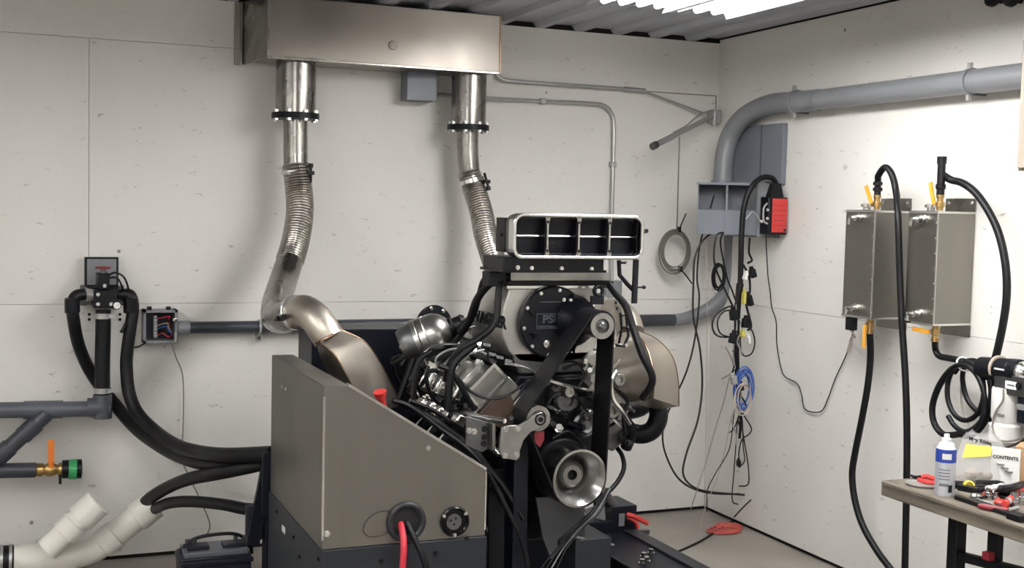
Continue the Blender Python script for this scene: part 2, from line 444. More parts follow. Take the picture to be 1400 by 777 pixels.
def shoe(name, secs, label, cat, m, seam_m):
    t = thing(name, secs[2][1], label, cat)
    Q = []
    for l, s, r in secs:
        l, s, r = Y(*l), Y(*s), Y(*r); b = l+r-s
        Q.append([l, s, r, b])
    fine = []
    for j in range(4):
        fine.append(spline([q[j] for q in Q], 6))
    S_ = [[fine[j][i] for j in range(4)] for i in range(len(fine[0]))]
    part('shell', MB().loft(S_), m, t)
    for j in (1, 2):
        part('weld_seam', MB().tube(fine[j], .0032, 6, 1), seam_m, t)
    return t, Q
shL, Q = shoe('exhaust_collector', [((432, 470, -1.42), (434, 466, -1.53), (466, 451, -1.45)), ((439, 490, -1.42), (456, 483, -1.6), (498, 467, -1.45)),
      ((450, 512, -1.42), (471, 507, -1.63), (518, 494, -1.45)), ((466, 534, -1.42), (482, 530, -1.64), (534, 524, -1.45)), ((490, 565, -1.42), (500, 566, -1.64), (550, 555, -1.45))],
      'flat sided welded stainless exhaust collector rising out of the left cabinet', 'exhaust', stain_s, weld)
part('weld_ring', MB().tube([Y(432, 469, -1.53), Y(440, 465, -1.56), Y(455, 458, -1.53), Y(467, 450, -1.46)], .005, 8, 5), weld, shL)
# right stack
Rr = thing('exhaust_pipe', (-1.65, -.2, 1.1), 'right exhaust pipe with flanged can and ribbed hose running down behind the scoop', 'pipe', 'exhaust pipes')
c0 = Y(640, 175, -.17)
part('upper_duct', MB().lathe((c0.x, -.17, c0.z), ez, [(.088, 0), (.088, 2.374-c0.z), (.082, 2.374-c0.z), (.082, 0)], 32), stain_d, Rr)
flange_pair(Rr, V((c0.x, -.17, c0.z)), .056, .106)
c1 = Y(640, 236, -.17)
part('down_pipe', MB().tube([(c0.x, -.17, c0.z), (c0.x, -.17, c1.z+.1), (c0.x+.012, -.175, c1.z-.02)], .054, 24, 3), stain_d, Rr)
pts = [V((c0.x+.008, -.172, c1.z))]+PY([(649, 260, -.20), (658, 290, -.26), (665, 325, -.34), (678, 365, -.46)])
part('flex_hose', MB().corr(pts, .058), flexm, Rr)
part('lower_pipe', MB().tube([pts[-1]]+PY([(692, 400, -.60), (716, 430, -.78), (750, 440, -.95)]), .056, 24, 6), stain_d, Rr)
band_clamp(Rr, Y(645, 248, -.2), V((.25, -.15, -.95)).normalized(), .06, V((.85, -.5, 0)).normalized())
pts = PY([(750, 440, -.95), (800, 436, -1.1), (838, 426, -1.3), (856, 438, -1.45), (862, 456, -1.5)])
part('elbow', MB().tube(pts, .058, 24, 6), stain_s, Rr)
shoe('exhaust_collector', [((846, 456, -1.50), (862, 453, -1.62), (872, 452, -1.58)), ((836, 476, -1.70), (879, 466, -1.86), (899, 465, -1.76)),
      ((834, 505, -1.84), (890, 493, -1.96), (919, 488, -1.82)), ((846, 532, -1.86), (894, 520, -1.98), (927, 520, -1.84)), ((862, 550, -1.86), (893, 545, -1.98), (928, 556, -1.84))],
      'flat sided welded stainless exhaust collector right of the engine', 'exhaust', stain_s, weld)

# ================================================================== left wall equipment
b = thing('electrical_box', Y(139, 372, 0), 'grey electrical cover plate on the back wall behind the valve with red handle', 'electrical box')
a0, a1 = Y(116, 392, -.05), Y(162, 352, -.05)
part('enclosure', MB().bb(a0.x, a1.x, -.05, -.001, a0.z, a1.z), blk_m, b)
part('cover', MB().bb(a0.x+.009, a1.x-.009, -.056, -.05, a0.z+.008, a1.z-.008), pvc_l, b, bevel=.002)

vy = -.16
v = thing('water_valve', Y(142, 410, -.05), 'black water valve block with red handle and gauge on the back wall', 'valve')
def pbox(px0, py0, px1, py1, y0, y1): p, q = Y(px0, py1, y0), Y(px1, py0, y0); return MB().bb(p.x, q.x, y0, y1, p.z, q.z)
part('valve_block', pbox(128, 397, 160, 422, vy-.03, -.002), blk_m, v, bevel=.004)
part('actuator', pbox(133, 374, 150, 397, vy-.01, -.06), blk_m, v, bevel=.006)
h0 = Y(141, 366, vy+.01)
part('stem', MB().cyl(h0-ez*.06, h0, .012, n=10), alu_d, v)
hw = part('handle', MB().torus(h0, ez, .030, .005, 20, 8).bar(h0-ex*.03, h0+ex*.03, .010, .008), dred, v, 'red handwheel')
gp = Y(160, 418, vy-.05)
gg = part('gauge', MB().lathe(gp, (0, -1, 0), [(0, -.03), (.017, -.03), (.019, 0), (.016, .002), (0, .002)], 20), steel_k, v)
part('dial', MB().lathe(gp-ey*.0022, (0, -1, 0), [(0, 0), (.0155, 0), (.015, .001), (0, .001)], 20), gauge_m, gg, 'white gauge face')
part('needle', MB().bar(gp-ey*.004, gp+V((.009, -.004, .006)), .0025, .001), print_k, gg)
for px in (114, 165): part('mounting_bracket', pbox(px-4, 391, px+5, 418, -.06, -.002), alu_d, v, bevel=.002)
for x0, x1 in ((112, 128), (160, 172)):
    part('fitting', MB().cyl(Y(x0, 403, vy+.02), Y(x1, 403, vy+.02), .026, n=14).cyl(Y(x0+5, 403, vy+.02), Y(x0+9, 403, vy+.02), .032, n=6), blk_m if x0 > 150 else galv, v)
for px, py in ((134, 403), (134, 416), (152, 416), (143, 391)): bolt(v, Y(px, py, vy-.03), -ey, .006, .006)
for px, py in ((122, 430), (122, 437), (164, 430), (164, 437)): bolt(v, Y(px, py, -.001), -ey, .005, .005, steel_k)
dh = part('drop_hose', MB().tube(PYc([(141, 424, ), (141, 450), (140, 500), (140, 545)], vy+.02), .034, 16, 4), blk, v)
for py in (432, 534):
    c = Y(140.5, py, vy+.02)
    part('hose_clamp', MB().lathe(c-ez*.012, ez, [(.034, 0), (.037, 0), (.037, .024), (.034, .024)], 24).box(c+V((.035, -.02, 0)), (.04, .014, .016)), galv, dh)
solo('control_cable', MB().tube(PY([(149, 376, -.17), (158, 373, -.2), (170, 380, -.2), (176, 398, -.18), (172, 404, -.15)]), .0045, 8, 6).tube(PY([(150, 380, -.18), (160, 380, -.2), (166, 390, -.2), (168, 398, -.17)]), .0045, 8, 6), blk, 'thin black control lines looping right of the red valve handle', 'cable')

hose('coolant_hose', PY([(116, 403, -.15), (104, 405, -.16), (99, 418, -.17), (101, 440, -.16), (107, 470, -.11), (119, 500, -.06), (135, 525, -.045), (152, 547, -.06), (183, 583, -.2), (213, 606, -.4), (244, 623, -.6), (278, 633, -.8), (322, 637, -1.0), (372, 627, -1.16)]), lambda t: .0265+.006*t, blk,
     'left black coolant hose curving from the wall valve down to the dyno', 'hose', 'coolant hoses', 12)
hose('coolant_hose', PY([(168, 403, -.15), (178, 404, -.16), (182, 420, -.17), (178, 450, -.18), (174, 480, -.18), (173, 505, -.18), (177, 540, -.2), (190, 568, -.26), (213, 591, -.38), (236, 607, -.55), (263, 617, -.75), (305, 623, -1.0), (372, 621, -1.2)]), lambda t: .0265+.006*t, blk,
     'right black coolant hose curving from the wall valve down to the dyno', 'hose', 'coolant hoses', 12)
for px, py, y in ((99, 418, -.17), (179, 418, -.17)):
    c = Y(px, py, y)
    solo('hose_sleeve', MB().lathe(c-ez*.035, V((0.0 if px > 150 else -.02, 0, 1)), [(.028, 0), (.033, .004), (.033, .066), (.028, .07)], 16), blk_m, 'black collar on the %s hose beside the wall valve' % ('left' if px < 150 else 'right'), 'collar')
solo('cable_tie', MB().tube(PYc([(172, 443), (168, 451), (165, 455)], -.2), .008, 8, 3), blk, 'short black strap hanging on the right coolant hose', 'strap')
hose('drain_hose', PY([(196, 690, -.33), (206, 681, -.4), (229, 667, -.55), (259, 655, -.75), (305, 646, -1.0), (372, 632, -1.15)]), .028, blk, 'upper black hose out of the white drain pipe', 'hose', 'drain hoses', 12)
hose('drain_hose', PY([(204, 700, -.33), (214, 695, -.4), (232, 688, -.55), (262, 686, -.75), (305, 690, -.95), (336, 696, -1.05), (370, 697, -1.15)]), .025, blk, 'lower black hose out of the white drain pipe', 'hose', 'drain hoses', 12)

# grey plastic pipe run
gy = -.14
P = thing('pipe_run', Y(70, 565, -.05), 'grey plastic water pipe run with branch at the left edge of the wall', 'pipe')
part('pipe', MB().cyl(Y(-60, 562, gy), Y(150, 559, gy), .036, n=20), pvc_g, P)
part('coupling', MB().cyl(Y(32, 561, gy), Y(86, 560, gy), .041, n=20), pvc_g, P)
part('elbow', MB().tube(PYc([(119, 557.5), (138, 557.5)], gy), .044, 20, 1).tube(PYc([(140, 540), (140, 572)], gy), .042, 20, 1), pvc_g, P)
part('branch_pipe', MB().cyl(Y(64, 566, gy-.02), Y(-18, 640, gy-.02), .036, n=20), pvc_gd, P)
for px, py in ((40, 588), (4, 620)):
    c = Y(px, py, gy-.02); d = (Y(0, 624, gy-.02)-Y(64, 566, gy-.02)).normalized()
    part('coupling', MB().cyl(c-d*.04, c+d*.04, .041, n=20), pvc_gd, P)
part('valve_pipe', MB().cyl(Y(-60, 645, gy), Y(49, 643, gy), .034, n=20), pvc_gd, P)
part('pipe_support', MB().bb(Y(20, 560, 0).x, Y(26, 560, 0).x, -.12, -.001, Y(20, 566, 0).z, Y(20, 556, 0).z), galv, P)
B = thing('ball_valve', Y(70, 643, gy), 'brass ball valve with orange lever and green capped coupling, left wall', 'valve')
a, e = Y(49, 643, gy), Y(84, 642, gy); d = (e-a).normalized(); Ln = (e-a).length
part('valve_body', MB().lathe(a, d, [(.026, 0), (.03, .004), (.03, .03), (.022, .034), (.031, .05), (.031, .07), (.022, .09), (.03, .096), (.03, Ln), (.02, Ln)], 16), brass, B)
part('lever', MB().bar(Y(70, 634, gy-.02), Y(70, 602, gy-.02), .026, .008, (0, 1, 0)).cyl(Y(70, 640, gy-.02), Y(70, 632, gy-.02), .012, n=8), orange, B, 'orange lever')
cp = part('coupling', MB().lathe(e, d, [(.03, 0), (.042, .004), (.042, .03), (.036, .034), (.036, .05), (.044, .054), (.044, .085), (.03, .088)], 20), blk_m, B, 'black cam coupling')
part('cap', MB().lathe(Y(93, 642, gy), d, [(.037, 0), (.0455, .002), (.0455, .036), (.03, .04), (0, .04)], 20), green, B, 'green cap')
q = Y(82, 655, gy); part('cam_arm', MB().bar(q+V((0, -.02, .03)), q+V((0, -.02, -.02)), .012, .005), steel_k, B)

# white drain pipe
wy = -.33
D = thing('drain_pipe', Y(100, 770, wy), 'white plastic drain pipe with two angled branches at lower left', 'pipe')
path = PYc([(-60, 770), (40, 764), (98, 760), (124, 754), (140, 744), (160, 727)], wy)
part('main_pipe', MB().tube(path, .057, 24, 6), pvc_w, D)
A, Bp = Y(138, 746, wy), Y(196, 701, wy); d = (Bp-A).normalized()
part('angled_pipe', MB().cyl(A, A+d*.28, .057, n=24), pvc_w, D)
part('coupling', MB().lathe(A, d, [(.057, .0), (.066, .002), (.066, .075), (.057, .077)], 24), pvc_w, D)
part('pipe_socket', MB().lathe(A+d*.185, d, [(.057, 0), (.067, .002), (.067, .10), (.056, .10), (.054, .05), (0, .05)], 24), pvc_w, D)
A, Bp = Y(64, 752, wy-.12), Y(128, 693, wy-.12); d = (Bp-A).normalized(); ln = (Bp-A).length
part('branch_pipe', MB().cyl(A, Bp, .052, n=24), pvc_w, D)
part('coupling', MB().lathe(A+d*(ln*.36), d, [(.052, 0), (.06, .002), (.06, .065), (.052, .067)], 24), pvc_w, D)
part('end_cap', MB().lathe(A+d*(ln*.70), d, [(.052, 0), (.064, .002), (.064, .10), (.058, .105), (0, .108)], 24), pvc_w, D)
part('wye_fitting', MB().cyl(Y(27, 766, wy), Y(104, 760, wy), .064, n=24), pvc_w, D)
c = Y(8, 766, wy); q = (path[1]-path[0]).normalized()
rc = part('rubber_clamp', MB().lathe(c-q*.03, q, [(.058, 0), (.063, .002), (.063, .06), (.058, .062)], 24), blk, D)
for s in (-.018, .018):
    part('band', MB().lathe(c+q*(s-.006), q, [(.063, 0), (.066, 0), (.066, .012), (.063, .012)], 24), galv, rc)
part('saddle', MB().bb(c.x+.25, c.x+.29, wy-.02, -.001, c.z-.075, c.z-.055).bb(c.x+.25, c.x+.29, -.03, -.001, c.z-.11, c.z+.05), galv, D)

# open junction box with its conduit
J = thing('junction_box', Y(219, 447, 0), 'open grey junction box full of wires, left on the back wall', 'electrical box')
a0, a1 = Y(196, 470, -.1), Y(243, 424, -.1)
x0, x1, z0, z1 = a0.x, a1.x, a0.z, a1.z
t_ = .012
part('enclosure', MB().bb(x0, x1, -.012, -.001, z0, z1).bb(x0, x0+t_, -.1, -.012, z0, z1).bb(x1-t_, x1, -.1, -.012, z0, z1).bb(x0, x1, -.1, -.012, z0, z0+t_).bb(x0, x1, -.1, -.012, z1-t_, z1), pvc_l, J)
part('backplate', MB().bb(x0+.014, x1-.014, -.018, -.012, z0+.014, z1-.014), navy2, J)
for px in (204, 230): c = Y(px, 422, -.08); part('latch', MB().box(c, (.02, .03, .018)), steel_k, J)
part('terminal_strip', MB().bb(x0+.05, x0+.068, -.05, -.018, z0+.02, z1-.03), pvc_l, J)
for i in range(7): z_ = z0+.03+i*.015; bolt(J, V((x0+.059, -.05, z_)), -ey, .0035, .004)
for i, m_ in enumerate((red_d, blk, blue_c, wire_p, blk, red_d)):
    z_ = z0+.03+i*.016
    part('wire', MB().tube([(x0+.068, -.045, z_), (x0+.09+.006*i, -.07-.004*i, z_+.014), (x0+.115, -.075, z_-.004), (x0+.135, -.06, z0+.035)], .0028, 6, 5), m_, J)
c = Y(239, 437, -.1); part('connector', MB().lathe(c, (0, -1, 0), [(.013, -.03), (.013, .004), (.009, .012), (0, .014)], 12), alu_b, J)
part('clamp_nut', MB().cyl(Y(240, 455, -.1), Y(240, 468, -.1), .007, n=8), galv, J)

pz = 1.106
W_ = thing('wall_conduit', (-1.7, -.06, pz), 'grey plastic conduit running along the back wall behind the engine', 'conduit')
xa = Y(244, 446, -.06).x; xb = Y(905, 437, -.06).x
part('conduit_pipe', MB().cyl((xa+.03, -.06, pz), (xb, -.06, pz), .029, n=18), pvc_gd, W_)
part('end_fitting', MB().cyl((xa-.005, -.06, pz), (xa+.05, -.06, pz), .034, n=18), pvc_l, W_)
part('coupling', MB().cyl((Y(870, 437, -.06).x-.2, -.06, pz), (Y(921, 437, -.06).x, -.06, pz), .0335, n=18), pvc_gd, W_)
for px in (355, 650): x_ = Y(px, 445, -.06).x; part('strap', MB().torus((x_, -.06, pz), ex, .031, .006, 16, 6).bb(x_-.01, x_+.01, -.04, -.001, pz-.075, pz-.03), galv, W_); bolt(W_, V((x_, -.04, pz-.055)), -ey, .007, .006)
pts = [V((xb-.02, -.06, pz))]+PYc([(925, 437)], -.06)+PY([(945, 433, -.07), (975, 419, -.1), (993, 398, -.14), (999, 372, -.16), (1000, 345, -.16), (1000, 322, -.16)])
part('bend', MB().tube(pts, lambda t: .029+.013*min(1, t*1.6), 18, 6), pvc_l, W_)
hose('sensor_wire', PY([(236, 466, -.08), (236, 474, -.09), (241, 490, -.06), (249, 510, -.03), (251, 540, -.02), (250, 590, -.02), (249, 628, -.03), (260, 655, -.03), (272, 680, -.03), (283, 705, -.03), (287, 720, -.03), (282, 733, -.03)]), .003, wire_g, 'thin grey wire hanging down from the open junction box', 'wire')
hose('jumper_wire', PY([(178, 470, -.15), (184, 475, -.05), (192, 473, -.04), (200, 468, -.04)]), .004, blk, 'short black wire between right coolant hose and junction box', 'wire')
# ================================================================== stainless cabinet
cy0, cy1 = -2.10, -1.26
K = thing('dyno_cabinet', (-2.47, -1.68, 0), 'brushed stainless dyno cabinet with sloping side beside the engine', 'cabinet')
xl, xr, zb, zt = -2.755, -2.188, .583, 1.114
fa, fb = Y(477, 526, cy0), Y(665, 641, cy0)
part('front_panel', MB().prism([V((xl, cy0, zb)), V((xr, cy0, zb)), V((xr, cy0, fb.z)), V((fa.x, cy0, zt)), V((xl, cy0, zt))], (0, .004, 0)), stain, K, bevel=.001)
part('side_panel', MB().bb(xl-.001, xl+.003, cy0, cy1, zb, zt), stain, K, bevel=.001)
part('top_panel', MB().bb(xl, fa.x, cy0, cy1, zt, zt+.004), stain, K, bevel=.001)
part('back_panel', MB().prism([V((xl, cy1, zb)), V((xr, cy1, zb)), V((xr, cy1, fb.z-.02)), V((fa.x, cy1, zt)), V((xl, cy1, zt))], (0, .004, 0)), stain, K)
sd = (fb-fa).normalized(); sn = V((-sd.z, 0, sd.x))
part('slope_lip', MB().prism([fa-sn*.006, fb-sn*.006, fb+sn*.003, fa+sn*.003], (0, -.004, 0)).prism([fa-sn*.001, fb-sn*.001, fb+sn*.002, fa+sn*.002], (0, .03, 0)), alu_b, K, 'bright folded lip')
part('corner_seam', MB().bb(xl-.003, xl+.004, cy0-.002, cy0+.004, zb+.03, zt-.03), alu_b, K)
part('right_edge', MB().bb(xr-.004, xr+.002, cy0-.002, cy0+.02, zb+.02, fb.z-.01), alu_b, K)
part('base_cabinet', MB().bb(xl-.004, xr+.006, cy0-.006, cy1+.02, 0, zb-.002), navy2, K, 'dark grey steel base', bevel=.003)
for px, py, y in ((585.5, 613, cy0), (521, 768, cy0-.006), (596, 757, cy0-.006), (638, 737, cy0-.006)): bolt(K, Y(px, py, y), -ey, .006, .006, galv if py < 700 else steel_k)
for px, py in ((386, 529), (391, 532), (402, 735), (410, 762), (379, 700), (436, 765)):
    bolt(K, X(px, py, xl-.001 if py < 600 else xl-.004), -ex, .006, .006, galv if py < 600 else steel_k)
for px, py in ((388, 724),): c = X(px, py, xl-.004); part('slot_cover', MB().box(c, (.004, .05, .022)), white_p, K)
c = Y(445, 730, cy0); bolt(K, c+V((.004, 0, 0)), -ey, .008, .012, alu_b)
gc = Y(555, 713, cy0)
G = part('grommet', MB().torus(gc+ey*-.006, ey, .058, .011, 32, 10), rub_g, K)
part('hole', MB().lathe(gc-ey*.003, (0, -1, 0), [(0, 0), (.052, 0), (.052, .002), (0, .002)], 32), print_k, G)
sc_ = Y(621, 713, cy0)
SK = part('power_socket', MB().lathe(sc_, (0, -1, 0), [(0, 0), (.052, 0), (.052, .008), (.046, .012), (.04, .004), (0, .004)], 32), blk_g, K)
q = part('socket_insert', MB().lathe(sc_+V((-.004, -.003, 0)), (0, -1, 0), [(0, 0), (.027, 0), (.027, .007), (0, .007)], 20), alu_d, SK, 'grey socket insert')
for i, (dx, dz) in enumerate(((-.012, .006), (.006, .012), (.0, -.008))):
    bolt(SK, sc_+V((-.004+dx, -.01, dz)), -ey, .003, .002, steel_k, 'contact')
for a in (150, 35, 270): bolt(SK, sc_+V((math.cos(math.radians(a))*.046, -.009, math.sin(math.radians(a))*.046)), -ey, .005, .005, alu_b)
hose('battery_cable', PY([(546, 704, -2.04), (548, 716, -2.10), (551, 732, -2.14), (552, 752, -2.16), (550, 785, -2.16), (546, 850, -2.16)]), .011, red_d, 'red battery cable coming out of the cabinet grommet', 'cable', None, 12)
hose('battery_cable', PY([(549, 700, -2.04), (556, 714, -2.10), (566, 735, -2.13), (576, 757, -2.15), (584, 785, -2.16), (590, 850, -2.16)]), .010, blk, 'black battery cable coming out of the cabinet grommet', 'cable', None, 12)
hose('loose_wire', PY([(538, 702, -2.10), (527, 699, -2.115), (512, 703, -2.12), (500, 714, -2.12), (497, 727, -2.12), (505, 734, -2.115), (520, 733, -2.115), (532, 728, -2.105)]), .0016, wire_b, 'thin black wire loop on the cabinet front left of the grommet', 'wire')
c = Y(516, 532, -1.95); d = (Y(526, 546, -1.95)-c).normalized()
solo('plastic_stopper', MB().lathe(Y(521, 545, -1.97), V((-.25, -.2, .9)), [(.014, -.03), (.014, 0), (.020, .010), (.023, .026), (.016, .027), (0, .022)], 14), red, 'small red plastic cap on the sloping edge of the stainless cabinet', 'cap')

# ================================================================== dyno stand
ST = thing('dyno_stand', (-1.7, -1.5, 0), 'dark navy steel dyno frame under and behind the engine', 'stand')
def yb(name, px0, py0, px1, py1, y0, y1, m, floor_=False, bevel=.003, label=None):
    p, q = Y(px0, py1, y0), Y(px1, py0, y0)
    return part(name, MB().bb(p.x, q.x, y0, y1, 0 if floor_ else p.z, q.z), m, ST, label, bevel)
yb('post', 363, 618, 374, 777, -1.22, -1.14, navy, True)
part('brace', MB().bar(Y(366, 640, -1.18), Y(345, 745, -1.18), .05, .03, (0, 1, 0)), navy, ST)
yb('gusset', 336, 690, 366, 740, -1.16, -1.14, navy2)
yb('hose_plate', 358, 619, 372, 706, -1.235, -1.222, navy, label='dark plate that holds the hose ends')
yb('absorber_housing', 424, 449, 566, 640, -1.0, -.75, navy, True)
yb('rear_post', 640, 620, 668, 777, -1.15, -1.05, navy, True)
rx0, rx1 = -1.27, -.985
part('rail', MB().bb(rx0, rx1, -3.2, -.85, .02, .20), navy, ST, bevel=.006)
part('rail', MB().bb(-2.16, -1.98, -2.02, -.85, .02, .20), navy, ST, bevel=.006)
part('rail_flange', MB().bb(rx1-.05, rx1+.02, -3.2, -.84, .20, .212), navy2, ST, bevel=.002)
part('cross_beam', MB().bb(-2.16, rx1, -.95, -.80, .02, .26), navy, ST, bevel=.006)
part('front_beam', MB().bb(-2.16, rx1, -2.06, -1.96, .05, .21), navy, ST, bevel=.006)
yb('end_block', 836, 691, 871, 731, -.95, -.75, navy)
c = Y(850, 711, -.952); part('rail_label', MB().box(c, (.03, .002, .06)), print_g, ST, 'small grey label')
yb('left_upright', 700, 600, 724, 777, -1.98, -1.90, navy, True)
part('front_plate', MB().prism(PYc([(733, 681), (800, 678), (800, 742), (770, 745), (755, 768), (742, 735)], -1.93), (0, .012, 0)), plate_g, ST, 'grey triangular front plate', .002)
part('side_plate', MB().prism(PYc([(668, 650), (700, 668), (722, 700), (722, 777), (668, 777)], -1.75), (0, .012, 0)), navy2, ST, None, .002)
yb('motor_mount', 668, 640, 700, 668, -1.9, -1.7, iron)
yb('grey_box', 786, 735, 836, 790, -2.0, -1.75, navy2, label='small grey steel box')
part('box_edge', MB().bar(Y(786, 734, -2.01), Y(838, 745, -1.85), .012, .008), galv, ST)
for px, py in ((880, 762), (884, 768), (878, 771), (890, 757)): bolt(ST, Z(px, py, .21), ez, .012, .02, alu_b)
part('support_tube', MB().cyl(Y(822, 672, -.9), Y(850, 708, -.9), .028, n=14), alu_d, ST, 'grey tube leaning on the end block')
part('bracket_plate', MB().prism(PYc([(800, 697), (826, 688), (828, 712), (803, 706)], -1.2), (0, .01, 0)), pvc_l, ST, 'pale bracket plate')
part('cross_clamp', MB().bar(Y(856, 728, -.97), Y(886, 727, -.97), .03, .02), alu_d, ST)
solo('clamp_handle', MB().tube(PY([(857, 704, -.98), (868, 707, -1.0), (885, 716, -1.0)]), .012, 8, 4).tube(PY([(858, 708, -.98), (868, 713, -1.0), (872, 722, -1.0)]), .010, 8, 4), red, 'red plastic clamp handle at the back end of the dyno rail', 'clamp')

# battery
by = -.86
a0, a1 = Y(248, 777, by-.09), Y(344, 757, by-.09)
BT = thing('car_battery', ((a0.x+a1.x)/2, by, 0), 'black car battery with carrying strap behind the stainless cabinet', 'battery')
wz = a1.z
part('case', MB().bb(a0.x, a1.x, by-.09, by+.08, .0, wz), batt_m, BT, bevel=.006)
part('rim', MB().bb(a0.x-.006, a1.x+.006, by-.106, by+.086, wz-.03, wz-.012), batt_m, BT, bevel=.003)
part('lid', MB().bb(a0.x+.012, a1.x-.012, by-.09, by+.07, wz, wz+.022), batt_l, BT, bevel=.004)
for px0, px1 in ((256, 286), (305, 336)):
    p, q = Y(px0, 757, by-.05), Y(px1, 757, by-.05)
    part('cell_cap', MB().bb(p.x, q.x, by-.06, by-.0, wz+.022, wz+.04), batt_m, BT, bevel=.003)
for px in (256, 266, 322, 333): p = Y(px, 750, by); part('terminal', MB().cyl((p.x, by, wz+.022), (p.x, by, wz+.055), .009, n=10), alu_d, BT)
part('carrying_strap', MB().tube(PYc([(247, 762), (249, 752), (258, 742), (272, 735), (295, 731), (318, 730), (333, 735), (342, 745), (344, 757)], by), .0075, 8, 6), blk, BT)
part('cable_bracket', pbox(337, 720, 340, 750, by-.02, by+.0), steel_k, BT)

# ================================================================== the engine
E = thing('engine', (-1.81, -1.5, .21), 'supercharged diesel V8 engine with chrome air scoop on the dyno stand', 'engine')
CX = -1.812
crk = Y(793, 655, -2.06)
cz = crk.z
# block, heads, covers
part('block', MB().bb(CX-.20, CX+.20, -1.80, -1.16, cz-.10, cz+.22).prism([V((CX-.26, -1.8, cz+.12)), V((CX+.26, -1.8, cz+.12)), V((CX+.14, -1.8, cz+.34)), V((CX-.14, -1.8, cz+.34))], (0, .64, 0)), iron, E, bevel=.01)
part('oil_pan', MB().bb(CX-.16, CX+.16, -1.78, -1.2, cz-.30, cz-.10), navy, E, bevel=.03)
part('timing_cover', MB().prism([V((CX-.21, -1.8, cz-.13)), V((CX+.21, -1.8, cz-.13)), V((CX+.23, -1.8, cz+.12)), V((CX+.12, -1.8, cz+.33)), V((CX-.12, -1.8, cz+.33)), V((CX-.23, -1.8, cz+.12))], (0, -.035, 0)), iron, E, bevel=.006)
part('engine_front', MB().prism(PYc([(655, 566), (676, 545), (700, 540), (708, 575), (690, 588), (664, 580)], -1.86), (0, .05, 0)), rust, E, 'rust brown casting', .005)
def bank(s):
    o = V((CX+s*.20, 0, cz+.215)); e1 = V((s*.7071, 0, -.7071)); e2 = V((s*.7071, 0, .7071))
    P2 = lambda a, b_, y: o+e1*a+e2*b_+V((0, y, 0))
    hd = part('cylinder_head', MB().prism([P2(-.10, .0, -1.83), P2(.10, .0, -1.83), P2(.10, .085, -1.83), P2(-.10, .085, -1.83)], (0, .62, 0)), alu, E, bevel=.006)
    part('head_gasket', MB().prism([P2(-.105, -.008, -1.84), P2(.108, -.008, -1.84), P2(.108, 0, -1.84), P2(-.105, 0, -1.84)], (0, .64, 0)), alu_b, hd)
    vc = part('valve_cover', MB().loft([[P2(a*f-.012, b_, y) for a, b_ in ((-.075, .085), (.075, .085), (.072, .15), (.05, .165), (-.05, .165), (-.072, .15))] for y, f in ((-1.845, 1.), (-1.22, 1.))]), alu, E, bevel=.004)
    part('end_frame', MB().ring([P2(a, b_, -1.846) for a, b_ in ((-.09, .083), (.066, .083), (.066, .168), (-.09, .168))], [P2(a, b_, -1.846) for a, b_ in ((-.078, .094), (.054, .094), (.054, .157), (-.078, .157))], (0, -.006, 0)), alu_b, vc)
    for i in range(4):
        y = -1.74+.145*i
        part('cover_rib', MB().bar(P2(-.08, .168, y), P2(.062, .168, y), .05, .022, e2), alu_b, vc, None, .003)
        q = P2(.10, .05, y)
        part('exhaust_flange', MB().bar(q-e2*.035, q+e2*.035, .07, .014, e1), alu_b, hd, None, .003)
        for k in (-1, 1): bolt(hd, q+e1*.008+V((0, k*.026, 0))-e2*.02, e1, .009, .016, alu_b)
        part('exhaust_tube', MB().tube([q, q+e1*.045+e2*.0, q+e1*.085+V((s*.02, .02, -.03)), q+e1*.10+V((s*.01, .06, -.09))], .024, 12, 5), iron, hd)
        part('injector', MB().cyl(P2(.03, .165, y+.05), P2(.045, .225, y+.05), .015, n=10).cyl(P2(.04, .215, y+.05), P2(.05, .25, y+.05), .02, n=6), alu_b, vc)
        part('fuel_line', MB().tube([P2(.05, .25, y+.05), P2(.03, .29, y+.04), P2(-.03, .28, y+.02), P2(-.09, .22, y), P2(-.11, .17, y-.02)], .0045, 6, 5), alu_b if i % 2 else galv, vc)
        part('injector_lead', MB().tube([P2(.045, .24, y+.06), P2(.09, .27, y+.06), P2(.13, .2, y+.08), P2(.14, .12, y+.1), P2(.15, .02, y+.08)], .008, 8, 5), blk, vc)
    part('fuel_rail', MB().cyl(P2(-.105, .16, -1.80), P2(-.105, .16, -1.25), .016, n=12), alu_d, hd)
bank(-1); bank(1)
part('intake_manifold', MB().loft([[V((CX+sx*w, y, cz+z_)) for sx, w, z_ in ((-1, .13, .34), (1, .13, .34), (1, .17, .43), (-1, .17, .43))] for y in (-1.80, -1.2)]), alu_d, E, bevel=.01)

# supercharger
by0, by1 = -1.80, -1.18
bc = Y(752, 440, by0)
bx, bz = bc.x+.012, bc.z
prof = [(-.185, .135), (-.19, .10), (-.205, .05), (-.212, -.01), (-.205, -.06), (-.18, -.11), (-.135, -.15), (0, -.165), (.135, -.15), (.18, -.11), (.205, -.06), (.212, -.01), (.205, .05), (.19, .10), (.185, .135)]
def sec(f, y, dz=0): return [V((bx+a*f, y, bz+c*f+dz)) for a, c in prof]
part('supercharger_case', MB().loft([sec(.97, by0), sec(1, by0+.02), sec(1, by0+.17, 0), sec(.88, by0+.32, -.028), sec(.66, by1-.12, -.06)]), alu_c, E, 'silver supercharger case', .004)
tx0, tx1 = Y(693, 380, by0).x, Y(833, 380, by0).x
tz0, tz1, tz2 = Y(760, 391, by0).z, Y(760, 386, by0).z, Y(760, 372, by0).z
part('top_plate', MB().bb(tx0-.004, tx1+.006, by0-.012, by0+.10, tz0-.012, tz0+.004), alu_b, E, bevel=.003)
part('adapter_plate', MB().bb(tx0+.012, tx1-.004, by0-.005, by0+.09, tz1+.004, tz2), alu, E, bevel=.003)
